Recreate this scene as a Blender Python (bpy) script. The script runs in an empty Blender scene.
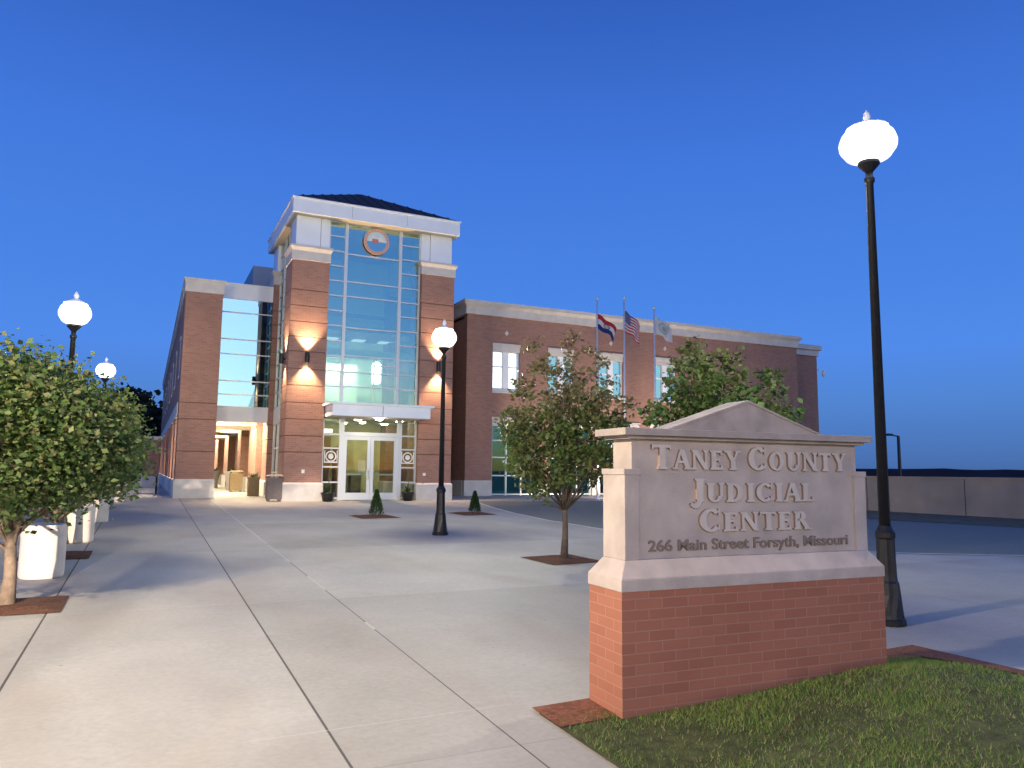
import bpy, math, random
import numpy as np
from mathutils import Vector, Matrix, noise
random.seed(7)
rad = math.radians
S = bpy.context.scene
COL = S.collection

# ------------------------------------------------------------------ camera
cd = bpy.data.cameras.new('camera'); cam = bpy.data.objects.new('camera', cd); COL.objects.link(cam)
TH, PI_, RO = rad(25.5), rad(6.5), rad(0.6)
F = Vector((math.sin(TH)*math.cos(PI_), math.cos(TH)*math.cos(PI_), math.sin(PI_)))
RT = Vector((math.cos(TH), -math.sin(TH), 0)); U = RT.cross(F)
R2 = RT*math.cos(RO)+U*math.sin(RO); U2 = -RT*math.sin(RO)+U*math.cos(RO)
cam.matrix_world = Matrix(((R2.x, U2.x, -F.x, 0), (R2.y, U2.y, -F.y, 0), (R2.z, U2.z, -F.z, 1.65), (0, 0, 0, 1)))
cd.sensor_width = 36; cd.lens = 36*762/1024; cd.clip_start = .05; cd.clip_end = 6000
S.camera = cam

# ------------------------------------------------------------------ sky
EXPO = 3.32
SUN_EL, SUN_AZ = rad(1.2), rad(188)         # the glow of the risen / set sun lies behind the camera
w = bpy.data.worlds.new('World'); S.world = w; w.use_nodes = True
nt = w.node_tree; N = nt.nodes; L = nt.links
bg = N['Background']; bg.inputs[1].default_value = 0.1
sk = N.new('ShaderNodeTexSky'); sk.sky_type = 'NISHITA'; sk.sun_disc = False
sk.sun_elevation = SUN_EL; sk.sun_rotation = SUN_AZ; sk.ozone_density = 4; sk.dust_density = .6
tint = N.new('ShaderNodeMix'); tint.data_type = 'RGBA'; tint.blend_type = 'MULTIPLY'; tint.inputs[0].default_value = 1
L.new(sk.outputs[0], tint.inputs[6]); tint.inputs[7].default_value = (.46, .60, .80, 1)
tc = N.new('ShaderNodeTexCoord'); sp = N.new('ShaderNodeSeparateXYZ'); L.new(tc.outputs['Generated'], sp.inputs[0])
rp = N.new('ShaderNodeValToRGB'); L.new(sp.outputs[2], rp.inputs[0])
stops = [(0, (.058, .135, .36)), (.02, (.07, .17, .45)), (.09, (.085, .24, .66)), (.15, (.084, .262, .83)), (.22, (.07, .24, .79)), (.38, (.055, .19, .72)), (.55, (.032, .118, .52)), (1, (.02, .075, .36))]
e = rp.color_ramp.elements; e[0].position = 0; e[0].color = (*stops[0][1], 1); e[1].position = 1; e[1].color = (*stops[-1][1], 1)
for p, c in stops[1:-1]:
    q = e.new(p); q.color = (*c, 1)
mr = N.new('ShaderNodeMapRange'); mr.interpolation_type = 'SMOOTHSTEP'
mr.inputs[1].default_value = -.75; mr.inputs[2].default_value = .1; mr.inputs[3].default_value = 0.0; mr.inputs[4].default_value = 1
L.new(sp.outputs[1], mr.inputs[0])
mx = N.new('ShaderNodeMix'); mx.data_type = 'RGBA'
L.new(mr.outputs[0], mx.inputs[0]); L.new(tint.outputs[2], mx.inputs[6]); L.new(rp.outputs[0], mx.inputs[7])
L.new(mx.outputs[2], bg.inputs[0])

sd = bpy.data.lights.new('sun_glow', 'SUN'); sd.energy = .02; sd.angle = rad(30); sd.color = (1, .86, .74)
sun = bpy.data.objects.new('sun_glow', sd); COL.objects.link(sun)
sv = Vector((math.sin(SUN_AZ)*math.cos(rad(9)), math.cos(SUN_AZ)*math.cos(rad(9)), math.sin(rad(9))))
sun.rotation_euler = sv.to_track_quat('Z', 'Y').to_euler(); sun.location = (0, -20, 12)

S.view_settings.view_transform = 'Standard'; S.view_settings.look = 'None'
S.view_settings.exposure = EXPO; S.view_settings.gamma = 1; S.view_settings.use_curve_mapping = False
S.render.engine = 'CYCLES'
S.cycles.use_denoising = True; S.cycles.max_bounces = 6; S.cycles.transparent_max_bounces = 12
S.cycles.sample_clamp_indirect = 1.0; S.cycles.caustics_reflective = False; S.cycles.caustics_refractive = False

# ------------------------------------------------------------------ materials
def mat(name, col, rough=.7, metal=0, spec=.4, noise_amt=0, nscale=8, bump=0, bscale=60, emit=None, estr=0, col2=None):
    m = bpy.data.materials.new(name); m.use_nodes = True
    n = m.node_tree.nodes; l = m.node_tree.links; b = n['Principled BSDF']
    b.inputs['Base Color'].default_value = (*col, 1); b.inputs['Roughness'].default_value = rough
    b.inputs['Metallic'].default_value = metal; b.inputs['Specular IOR Level'].default_value = spec
    co = n.new('ShaderNodeTexCoord')
    if noise_amt:
        t = n.new('ShaderNodeTexNoise'); t.inputs['Scale'].default_value = nscale; t.inputs['Detail'].default_value = 6
        l.new(co.outputs['Object'], t.inputs[0])
        r = n.new('ShaderNodeValToRGB'); l.new(t.outputs[0], r.inputs[0])
        c2 = col2 or tuple(c*(1-noise_amt) for c in col)
        r.color_ramp.elements[0].color = (*c2, 1); r.color_ramp.elements[1].color = (*[min(1, c*(1+noise_amt*.4)) for c in col], 1)
        r.color_ramp.elements[0].position = .3; r.color_ramp.elements[1].position = .7
        l.new(r.outputs[0], b.inputs['Base Color'])
    if bump:
        t2 = n.new('ShaderNodeTexNoise'); t2.inputs['Scale'].default_value = bscale; t2.inputs['Detail'].default_value = 5
        l.new(co.outputs['Object'], t2.inputs[0])
        bp = n.new('ShaderNodeBump'); bp.inputs['Strength'].default_value = bump; bp.inputs['Distance'].default_value = .01
        l.new(t2.outputs[0], bp.inputs['Height']); l.new(bp.outputs[0], b.inputs['Normal'])
    if emit:
        b.inputs['Emission Color'].default_value = (*emit, 1); b.inputs['Emission Strength'].default_value = estr
    return m

def brick_mat(name, c1, c2, mortar, bump=.3, wfac=1.0):
    m = bpy.data.materials.new(name); m.use_nodes = True
    n = m.node_tree.nodes; l = m.node_tree.links; b = n['Principled BSDF']; b.inputs['Roughness'].default_value = .85
    co = n.new('ShaderNodeTexCoord'); s = n.new('ShaderNodeSeparateXYZ'); l.new(co.outputs['Object'], s.inputs[0])
    ad = n.new('ShaderNodeMath'); l.new(s.outputs[0], ad.inputs[0]); l.new(s.outputs[1], ad.inputs[1])
    cb = n.new('ShaderNodeCombineXYZ'); l.new(ad.outputs[0], cb.inputs[0]); l.new(s.outputs[2], cb.inputs[1])
    t = n.new('ShaderNodeTexBrick'); l.new(cb.outputs[0], t.inputs[0]); t.inputs['Scale'].default_value = 1
    t.inputs['Brick Width'].default_value = .205; t.inputs['Row Height'].default_value = .068; t.inputs['Mortar Size'].default_value = .0045*wfac
    t.inputs['Mortar Smooth'].default_value = .2; t.inputs['Bias'].default_value = -.1
    t.inputs['Color1'].default_value = (*c1, 1); t.inputs['Color2'].default_value = (*c2, 1); t.inputs['Mortar'].default_value = (*mortar, 1)
    nz = n.new('ShaderNodeTexNoise'); nz.inputs['Scale'].default_value = 1.3; nz.inputs['Detail'].default_value = 5; l.new(co.outputs['Object'], nz.inputs[0])
    mp = n.new('ShaderNodeMapRange'); mp.inputs[3].default_value = .82; mp.inputs[4].default_value = 1.18; l.new(nz.outputs[0], mp.inputs[0])
    mu = n.new('ShaderNodeMix'); mu.data_type = 'RGBA'; mu.blend_type = 'MULTIPLY'; mu.inputs[0].default_value = 1
    l.new(t.outputs['Color'], mu.inputs[6]); l.new(mp.outputs[0], mu.inputs[7]); l.new(mu.outputs[2], b.inputs['Base Color'])
    bp = n.new('ShaderNodeBump'); bp.inputs['Strength'].default_value = bump; bp.inputs['Distance'].default_value = .006; bp.invert = True
    l.new(t.outputs['Fac'], bp.inputs['Height']); l.new(bp.outputs[0], b.inputs['Normal'])
    return m

def glass_mat(name, tint, refl, rcol=(1, 1, 1), wav=.0):
    """window glass: part mirror, part see-through"""
    m = bpy.data.materials.new(name); m.use_nodes = True
    n = m.node_tree.nodes; l = m.node_tree.links; n.remove(n['Principled BSDF']); out = n['Material Output']
    g = n.new('ShaderNodeBsdfGlossy'); g.inputs['Roughness'].default_value = .01; g.inputs[0].default_value = (*rcol, 1)
    t = n.new('ShaderNodeBsdfTransparent'); t.inputs[0].default_value = (*tint, 1)
    x = n.new('ShaderNodeMixShader'); fr = n.new('ShaderNodeLayerWeight'); fr.inputs[0].default_value = .25
    mp = n.new('ShaderNodeMapRange'); mp.inputs[3].default_value = refl; mp.inputs[4].default_value = 1; l.new(fr.outputs['Fresnel'], mp.inputs[0])
    l.new(mp.outputs[0], x.inputs[0]); l.new(t.outputs[0], x.inputs[1]); l.new(g.outputs[0], x.inputs[2]); l.new(x.outputs[0], out.inputs[0])
    return m

def emit_mat(name, col, st):
    m = bpy.data.materials.new(name); m.use_nodes = True
    n = m.node_tree.nodes; l = m.node_tree.links; n.remove(n['Principled BSDF'])
    e = n.new('ShaderNodeEmission'); e.inputs[0].default_value = (*col, 1); e.inputs[1].default_value = st
    l.new(e.outputs[0], n['Material Output'].inputs[0]); return m

def leaf_mat(name, cols, top=None, z0=0, z1=1):
    m = bpy.data.materials.new(name); m.use_nodes = True
    n = m.node_tree.nodes; l = m.node_tree.links; b = n['Principled BSDF']
    g = n.new('ShaderNodeNewGeometry'); r = n.new('ShaderNodeValToRGB'); l.new(g.outputs['Random Per Island'], r.inputs[0])
    el = r.color_ramp.elements; el[0].color = (*cols[0], 1); el[1].color = (*cols[-1], 1)
    for i, c in enumerate(cols[1:-1]):
        q = el.new((i+1)/(len(cols)-1)); q.color = (*c, 1)
    src = r.outputs[0]
    if top:
        co = n.new('ShaderNodeTexCoord'); s = n.new('ShaderNodeSeparateXYZ'); l.new(co.outputs['Object'], s.inputs[0])
        nz = n.new('ShaderNodeTexNoise'); nz.inputs['Scale'].default_value = 2.2; l.new(co.outputs['Object'], nz.inputs[0])
        mp = n.new('ShaderNodeMapRange'); mp.inputs[1].default_value = z0; mp.inputs[2].default_value = z1; l.new(s.outputs[2], mp.inputs[0])
        ad = n.new('ShaderNodeMath'); ad.operation = 'MULTIPLY_ADD'; l.new(nz.outputs[0], ad.inputs[0]); ad.inputs[1].default_value = 1.6; ad.inputs[2].default_value = -.8
        a2 = n.new('ShaderNodeMath'); a2.use_clamp = True; l.new(ad.outputs[0], a2.inputs[0]); l.new(mp.outputs[0], a2.inputs[1])
        x = n.new('ShaderNodeMix'); x.data_type = 'RGBA'; l.new(a2.outputs[0], x.inputs[0]); l.new(src, x.inputs[6]); x.inputs[7].default_value = (*top, 1)
        src = x.outputs[2]
    l.new(src, b.inputs['Base Color']); b.inputs['Roughness'].default_value = .5; b.inputs['Specular IOR Level'].default_value = .35
    tr = n.new('ShaderNodeBsdfTranslucent'); l.new(src, tr.inputs[0]); x = n.new('ShaderNodeMixShader'); x.inputs[0].default_value = .3
    l.new(b.outputs[0], x.inputs[1]); l.new(tr.outputs[0], x.inputs[2]); l.new(x.outputs[0], n['Material Output'].inputs[0])
    return m

M = {}
M['brick'] = brick_mat('brick_building', (.34, .185, .14), (.275, .145, .112), (.33, .24, .20), .2)
M['brick_sign'] = brick_mat('brick_sign', (.43, .172, .108), (.37, .142, .088), (.44, .225, .155), .3, 1.0)
M['groove'] = mat('brick_groove', (.10, .045, .035), .9)
M['stone'] = mat('cast_stone', (.62, .60, .57), .8, noise_amt=.12, nscale=3, bump=.1)
M['stone_sign'] = mat('limestone', (.58, .50, .455), .85, noise_amt=.22, nscale=4, bump=.35, bscale=90)
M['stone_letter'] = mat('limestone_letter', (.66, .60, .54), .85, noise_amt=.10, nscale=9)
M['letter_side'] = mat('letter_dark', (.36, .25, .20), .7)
M['stone_aged'] = mat('weathered_limestone', (.46, .40, .36), .9, noise_amt=.25, nscale=6, bump=.2)
M['white_panel'] = mat('white_metal_panel', (.82, .88, .95), .45, noise_amt=.05, nscale=2)
M['frame'] = mat('aluminium_frame', (.62, .66, .70), .35, metal=.3)
M['soffit'] = mat('soffit', (.62, .58, .48), .7)
M['roof'] = mat('dark_metal_roof', (.045, .042, .05), .65, spec=.2, noise_amt=.2)
M['screen'] = mat('rooftop_screen', (.22, .28, .36), .5, metal=.3)
M['black'] = mat('black_painted_metal', (.018, .019, .022), .38, metal=.2, noise_amt=.3, nscale=20)
M['bronze'] = mat('dark_bronze', (.05, .045, .045), .4, metal=.5)
M['glass'] = glass_mat('curtain_glass', (.78, .92, .84), .34, (.76, .95, .90))
M['glass_left'] = glass_mat('bright_reflecting_glass', (.35, .5, .5), .6, (.50, .84, .97))
M['glass_clear'] = glass_mat('door_glass', (.86, .90, .82), .03)
M['glass_teal'] = glass_mat('teal_glass', (.30, .62, .66), .20, (.5, .85, 1.0))
M['lit_window'] = emit_mat('window_glow', (1, .98, .92), .3)
M['sky_reflect_window'] = emit_mat('blind_with_sky_reflection', (.50, .95, 1.0), .075)  # sky reflected over the blinds, put in as a pale cyan glow
M['interior_wall'] = mat('interior_wall', (.66, .72, .56), .8)
M['lobby_wall'] = mat('lobby_wall', (.60, .58, .36), .7, noise_amt=.15, nscale=2)
M['interior_dark'] = mat('interior_dark', (.16, .14, .10), .7, noise_amt=.3)
M['interior_floor'] = mat('interior_floor', (.32, .29, .23), .35)
def globe_mat(name, col, st):
    m = bpy.data.materials.new(name); m.use_nodes = True
    n = m.node_tree.nodes; l = m.node_tree.links; n.remove(n['Principled BSDF'])
    e = n.new('ShaderNodeEmission'); e.inputs[0].default_value = (*col, 1); t = n.new('ShaderNodeBsdfTransparent'); t.inputs[0].default_value = (1, 1, 1, 1)
    lw = n.new('ShaderNodeLayerWeight'); lw.inputs[0].default_value = .5
    mr = n.new('ShaderNodeMapRange'); mr.interpolation_type = 'SMOOTHSTEP'; mr.inputs[1].default_value = .98; mr.inputs[2].default_value = .45; mr.inputs[3].default_value = .02; mr.inputs[4].default_value = st
    l.new(lw.outputs['Facing'], mr.inputs[0]); l.new(mr.outputs[0], e.inputs[1])
    a = n.new('ShaderNodeAddShader'); l.new(e.outputs[0], a.inputs[0]); l.new(t.outputs[0], a.inputs[1]); l.new(a.outputs[0], n['Material Output'].inputs[0]); return m
M['globe'] = globe_mat('lamp_globe', (1, .97, .93), .30)
M['bulb'] = emit_mat('lamp_bulb', (1, .97, .92), .5)
LAMPS = {'lamp': ((1, .94, .66), 78), 'lamp_warm': ((1, .80, .47), 30), 'lamp_cool': ((.97, .98, .80), 56), 'lamp_near': ((1, .82, .56), 260), 'lamp_behind': ((1, .78, .50), 145)}
M['ceil_light'] = emit_mat('ceiling_light_glow', (1, .83, .54), 52)
M['lobby_light'] = emit_mat('lobby_light_glow', (1, .97, .78), 4.5)
M['sconce_glow'] = emit_mat('sconce_glow', (1, .75, .45), 10)
M['planter'] = mat('planter_concrete', (.66, .60, .54), .8, noise_amt=.12, nscale=5, bump=.2)
M['soil'] = mat('bark_mulch', (.13, .055, .03), .95, noise_amt=.6, nscale=40, bump=1, bscale=70)
M['bark'] = mat('tree_bark', (.17, .13, .10), .9, noise_amt=.4, nscale=14, bump=.6, bscale=50)
M['tan_metal'] = mat('tan_bin_metal', (.17, .125, .065), .6, noise_amt=.15)
M['grey_bin'] = mat('grey_bin_metal', (.16, .14, .14), .55, noise_amt=.2)
M['asphalt'] = mat('asphalt', (.20, .215, .19), .75, noise_amt=.25, nscale=30, bump=.3)
M['wall_conc'] = mat('wall_concrete', (.30, .25, .215), .85, noise_amt=.15, nscale=1.5, bump=.2)
M['hills'] = mat('far_hills', (.018, .028, .05), 1, noise_amt=.3, nscale=.02)
M['pole_white'] = mat('flagpole_metal', (.66, .70, .76), .35, metal=.3)
M['leaf_plaza'] = leaf_mat('leaf_plaza', [(.05, .10, .025), (.10, .18, .04), (.19, .23, .065), (.15, .15, .06)], (.26, .17, .115), 1.9, 3.9)
M['leaf_round'] = leaf_mat('leaf_round', [(.045, .08, .026), (.09, .165, .045), (.17, .24, .075), (.22, .20, .10)])
M['leaf_dark'] = leaf_mat('leaf_dark', [(.008, .014, .012), (.015, .028, .02)])
M['needle'] = leaf_mat('needle_leaf', [(.02, .055, .02), (.045, .09, .03)])
M['grass'] = leaf_mat('grass_blade', [(.08, .19, .03), (.15, .28, .05), (.24, .31, .08), (.34, .30, .15)])
M['white_paint'] = mat('white_paint', (.8, .8, .8), .6)
M['steel'] = mat('brushed_steel', (.6, .6, .58), .3, metal=.9)

# concrete paving with its cut joints
def paving():
    m = bpy.data.materials.new('concrete_paving'); m.use_nodes = True
    n = m.node_tree.nodes; l = m.node_tree.links; b = n['Principled BSDF']; b.inputs['Roughness'].default_value = .72
    b.inputs['Specular IOR Level'].default_value = .35
    co = n.new('ShaderNodeTexCoord'); s = n.new('ShaderNodeSeparateXYZ'); l.new(co.outputs['Object'], s.inputs[0])
    def mth(op, a, bb=None, c=None):
        k = n.new('ShaderNodeMath'); k.operation = op
        for i, v in enumerate((a, bb, c)):
            if v is None: continue
            if isinstance(v, (int, float)): k.inputs[i].default_value = v
            else: l.new(v, k.inputs[i])
        return k.outputs[0]
    X, Y = s.outputs[0], s.outputs[1]
    def line(v, at, hw): return mth('LESS_THAN', mth('ABSOLUTE', mth('SUBTRACT', v, at)), hw)
    def gate(v, a, bb): return mth('MULTIPLY', mth('GREATER_THAN', v, a), mth('LESS_THAN', v, bb))
    dark = mth('MAXIMUM', line(X, -.8, .009), line(X, 1.07, .008))
    nj = n.new('ShaderNodeTexNoise'); nj.inputs['Scale'].default_value = .9; nj.inputs['Detail'].default_value = 3; l.new(co.outputs['Object'], nj.inputs[0])
    pale = mth('MULTIPLY', line(X, 2.03, .011), mth('MAXIMUM', mth('GREATER_THAN', Y, 15), mth('MULTIPLY', mth('GREATER_THAN', Y, 7.2), mth('GREATER_THAN', nj.outputs[0], .47))))
    dark = mth('MAXIMUM', dark, mth('MULTIPLY', line(X, 2.03, .005), mth('LESS_THAN', Y, 15)))
    pale = mth('MAXIMUM', pale, mth('MULTIPLY', mth('MULTIPLY', line(mth('SUBTRACT', Y, mth('MULTIPLY', X, .02)), 4.72, .007), gate(X, -.4, 2.3)), mth('MULTIPLY', mth('GREATER_THAN', nj.outputs[0], .46), .4)))
    # transverse saw cuts
    fy = mth('PINGPONG', mth('ADD', Y, .6), 2.35)
    thin = mth('LESS_THAN', fy, .005)
    fx = mth('PINGPONG', mth('SUBTRACT', X, 2.03), 2.1)
    thin = mth('MAXIMUM', thin, mth('MULTIPLY', mth('LESS_THAN', fx, .005), mth('GREATER_THAN', X, 2.5)))
    n1 = n.new('ShaderNodeTexNoise'); n1.inputs['Scale'].default_value = .55; n1.inputs['Detail'].default_value = 7; n1.inputs['Roughness'].default_value = .62; l.new(co.outputs['Object'], n1.inputs[0])
    n2 = n.new('ShaderNodeTexNoise'); n2.inputs['Scale'].default_value = 22; n2.inputs['Detail'].default_value = 8; n2.inputs['Roughness'].default_value = .7; l.new(co.outputs['Object'], n2.inputs[0])
    n3 = n.new('ShaderNodeTexVoronoi'); n3.inputs['Scale'].default_value = 2.2; l.new(co.outputs['Object'], n3.inputs[0])
    spot = mth('MULTIPLY', mth('MULTIPLY', mth('LESS_THAN', n3.outputs['Distance'], .03), mth('GREATER_THAN', n1.outputs[0], .5)), .55)
    r = n.new('ShaderNodeValToRGB'); l.new(n1.outputs[0], r.inputs[0])
    r.color_ramp.elements[0].position = .3; r.color_ramp.elements[0].color = (.37, .365, .335, 1)
    r.color_ramp.elements[1].position = .7; r.color_ramp.elements[1].color = (.50, .485, .445, 1)
    v = n.new('ShaderNodeMapRange'); v.inputs[3].default_value = .74; v.inputs[4].default_value = 1.26; l.new(n2.outputs[0], v.inputs[0])
    mu = n.new('ShaderNodeMix'); mu.data_type = 'RGBA'; mu.blend_type = 'MULTIPLY'; mu.inputs[0].default_value = 1
    l.new(r.outputs[0], mu.inputs[6]); l.new(v.outputs[0], mu.inputs[7])
    src = mu.outputs[2]
    n4 = n.new('ShaderNodeTexNoise'); n4.inputs['Scale'].default_value = .9; n4.inputs['Detail'].default_value = 5; n4.inputs['Distortion'].default_value = .6
    mpp = n.new('ShaderNodeMapping'); mpp.inputs['Scale'].default_value = (1.0, .45, 1); mpp.inputs['Location'].default_value = (7, 3, 0); l.new(co.outputs['Object'], mpp.inputs[0]); l.new(mpp.outputs[0], n4.inputs[0])
    v4 = n.new('ShaderNodeMapRange'); v4.inputs[1].default_value = .45; v4.inputs[2].default_value = .72; v4.inputs[4].default_value = .42; l.new(n4.outputs[0], v4.inputs[0])
    x4 = n.new('ShaderNodeMix'); x4.data_type = 'RGBA'; l.new(v4.outputs[0], x4.inputs[0]); l.new(src, x4.inputs[6]); x4.inputs[7].default_value = (.33, .275, .225, 1); src = x4.outputs[2]
    # slab to slab tone
    sl = mth('FLOOR', mth('DIVIDE', mth('ADD', Y, .6), 4.7)); sx = mth('ADD', mth('GREATER_THAN', X, -.8), mth('ADD', mth('GREATER_THAN', X, 1.07), mth('GREATER_THAN', X, 2.03)))
    wn = n.new('ShaderNodeTexWhiteNoise'); cb = n.new('ShaderNodeCombineXYZ'); l.new(sl, cb.inputs[0]); l.new(sx, cb.inputs[1]); l.new(cb.outputs[0], wn.inputs[0])
    v2 = n.new('ShaderNodeMapRange'); v2.inputs[3].default_value = .88; v2.inputs[4].default_value = 1.06; l.new(wn.outputs[0], v2.inputs[0])
    m2 = n.new('ShaderNodeMix'); m2.data_type = 'RGBA'; m2.blend_type = 'MULTIPLY'; m2.inputs[0].default_value = 1
    l.new(src, m2.inputs[6]); l.new(v2.outputs[0], m2.inputs[7]); src = m2.outputs[2]
    for fac, c, k in ((thin, (.25, .24, .22), .55), (spot, (.15, .14, .13), 1), (dark, (.06, .055, .05), .9), (pale, (.66, .64, .58), .7)):
        x = n.new('ShaderNodeMix'); x.data_type = 'RGBA'; l.new(mth('MULTIPLY', fac, k), x.inputs[0]); l.new(src, x.inputs[6]); x.inputs[7].default_value = (*c, 1); src = x.outputs[2]
    l.new(src, b.inputs['Base Color'])
    bp = n.new('ShaderNodeBump'); bp.inputs['Strength'].default_value = .25; bp.inputs['Distance'].default_value = .004; l.new(n2.outputs[0], bp.inputs['Height']); l.new(bp.outputs[0], b.inputs['Normal'])
    return m
M['paving'] = paving()

# ------------------------------------------------------------------ mesh helpers
ORG = {}
class MB:
    def __init__(s): s.v = []; s.f = []; s.mi = []; s.m = 0; s.smooth = False
    def face(s, pts):
        i = len(s.v); s.v += [tuple(p) for p in pts]; s.f.append(tuple(range(i, i+len(pts)))); s.mi.append(s.m)
    def box(s, x0, y0, z0, x1, y1, z1):
        i = len(s.v); s.v += [(x, y, z) for z in (z0, z1) for x, y in ((x0, y0), (x1, y0), (x1, y1), (x0, y1))]
        for q in ((0, 3, 2, 1), (4, 5, 6, 7), (0, 1, 5, 4), (1, 2, 6, 5), (2, 3, 7, 6), (3, 0, 4, 7)):
            s.f.append(tuple(i+k for k in q)); s.mi.append(s.m)
        return s
    def frustum(s, a, za, b, zb):     # a,b = (x0,y0,x1,y1)
        i = len(s.v)
        for r, z in ((a, za), (b, zb)): s.v += [(r[0], r[1], z), (r[2], r[1], z), (r[2], r[3], z), (r[0], r[3], z)]
        for q in ((0, 3, 2, 1), (4, 5, 6, 7), (0, 1, 5, 4), (1, 2, 6, 5), (2, 3, 7, 6), (3, 0, 4, 7)):
            s.f.append(tuple(i+k for k in q)); s.mi.append(s.m)
        return s
    def prism(s, poly, y0, y1):       # poly in x,z extruded along y
        n = len(poly); i = len(s.v)
        s.v += [(p[0], y0, p[1]) for p in poly]+[(p[0], y1, p[1]) for p in poly]
        s.f.append(tuple(range(i, i+n))); s.f.append(tuple(range(i+2*n-1, i+n-1, -1))); s.mi += [s.m]*2
        for k in range(n):
            j = (k+1) % n; s.f.append((i+j, i+k, i+n+k, i+n+j)); s.mi.append(s.m)
        return s
    def lathe(s, prof, seg=20, c=(0, 0)):
        i = len(s.v)
        for r, z in prof:
            s.v += [(c[0]+r*math.cos(2*math.pi*k/seg), c[1]+r*math.sin(2*math.pi*k/seg), z) for k in range(seg)]
        for a in range(len(prof)-1):
            for k in range(seg):
                j = (k+1) % seg; s.f.append((i+a*seg+k, i+a*seg+j, i+(a+1)*seg+j, i+(a+1)*seg+k)); s.mi.append(s.m)
        s.f.append(tuple(i+k for k in reversed(range(seg)))); s.f.append(tuple(i+(len(prof)-1)*seg+k for k in range(seg))); s.mi += [s.m]*2
        return s
    def tube(s, pts, rs, seg=7):
        i = len(s.v); n = len(pts)
        for a, p in enumerate(pts):
            p = Vector(p); d = (Vector(pts[min(a+1, n-1)])-Vector(pts[max(a-1, 0)])).normalized()
            ref = Vector((1, 0, 0)) if abs(d.x) < .8 else Vector((0, 0, 1)); e2 = d.cross(ref).normalized(); e1 = e2.cross(d); r = rs[a] if hasattr(rs, '__len__') else rs
            for k in range(seg):
                t = 2*math.pi*k/seg; s.v.append(tuple(p+e1*(r*math.cos(t))+e2*(r*math.sin(t))))
        for a in range(n-1):
            for k in range(seg):
                j = (k+1) % seg; s.f.append((i+a*seg+k, i+a*seg+j, i+(a+1)*seg+j, i+(a+1)*seg+k)); s.mi.append(s.m)
        s.f.append(tuple(i+k for k in reversed(range(seg)))); s.f.append(tuple(i+(n-1)*seg+k for k in range(seg))); s.mi += [s.m]*2
        return s
    def build(s, name, m, parent=None, local=False, bevel=0, smooth=False):
        me = bpy.data.meshes.new(name)
        o = Vector(ORG.get(parent, (0, 0, 0))) if parent and not local else Vector((0, 0, 0))
        me.from_pydata([(a-o.x, b-o.y, c-o.z) for a, b, c in s.v], [], s.f)
        for x in (m if isinstance(m, (list, tuple)) else [m]): me.materials.append(x)
        if max(s.mi, default=0): me.polygons.foreach_set('material_index', s.mi)
        if smooth: me.polygons.foreach_set('use_smooth', [True]*len(me.polygons))
        ob = bpy.data.objects.new(name, me); COL.objects.link(ob)
        if parent: ob.parent = parent; ORG[ob] = ORG.get(parent, (0, 0, 0))
        if bevel:
            bv = ob.modifiers.new('bevel', 'BEVEL'); bv.width = bevel; bv.segments = 2; bv.limit_method = 'ANGLE'
        me.update(); return ob

def boxes(name, m, parent, lst, bevel=0):
    return [MB().box(*b).build(name, m, parent, bevel=bevel) for b in lst]
def tag(o, label=None, cat=None, group=None, kind=None):
    for k, v in (('label', label), ('category', cat), ('group', group), ('kind', kind)):
        if v: o[k] = v
    return o
def thing(name, label, cat, loc=(0, 0, 0), rz=0, group=None):
    o = bpy.data.objects.new(name, None); COL.objects.link(o); o.location = loc; o.rotation_euler = (0, 0, rz)
    o.empty_display_size = .2; ORG[o] = tuple(loc); return tag(o, label, cat, group)
def dup(root, loc, rz=0, label=None, scale=None):
    r = root.copy(); COL.objects.link(r); r.location = loc; r.rotation_euler = (0, 0, rz)
    if scale: r.scale = scale if hasattr(scale, '__len__') else (scale,)*3
    if label: r['label'] = label
    def rec(src, dst):
        for ch in list(src.children):
            c = ch.copy(); COL.objects.link(c); c.parent = dst; rec(ch, c)
    rec(root, r); return r
def gz(y): return .022*max(0, min(y, 28.5))

# ------------------------------------------------------------------ ground
def sheet(name, xs, ys, zf, m, inside=None):
    mb = MB(); idx = {}
    me_v = []; f = []
    for j, y in enumerate(ys):
        for i, x in enumerate(xs):
            idx[i, j] = len(me_v); me_v.append((x, y, zf(x, y)))
    for j in range(len(ys)-1):
        for i in range(len(xs)-1):
            f.append((idx[i, j], idx[i+1, j], idx[i+1, j+1], idx[i, j+1]))
    mb.v = me_v; mb.f = f; mb.mi = [0]*len(f)
    o = mb.build(name, m); tag(o, kind='structure'); return o
sheet('ground', [-3000, -200, -40, 40, 200, 3000], [-3000, -100, 0, 28.5, 60, 150, 300], lambda x, y: gz(y)-.03 - (0 if y <= 150 else 9), mat('ground_soil', (.10, .12, .08), .95, noise_amt=.3, nscale=.2))
# land falls away beyond the hilltop
sheet('paving', [-26, 0, 26], [-12, 0, 28.5, 78], lambda x, y: gz(y), M['paving'])

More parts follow.
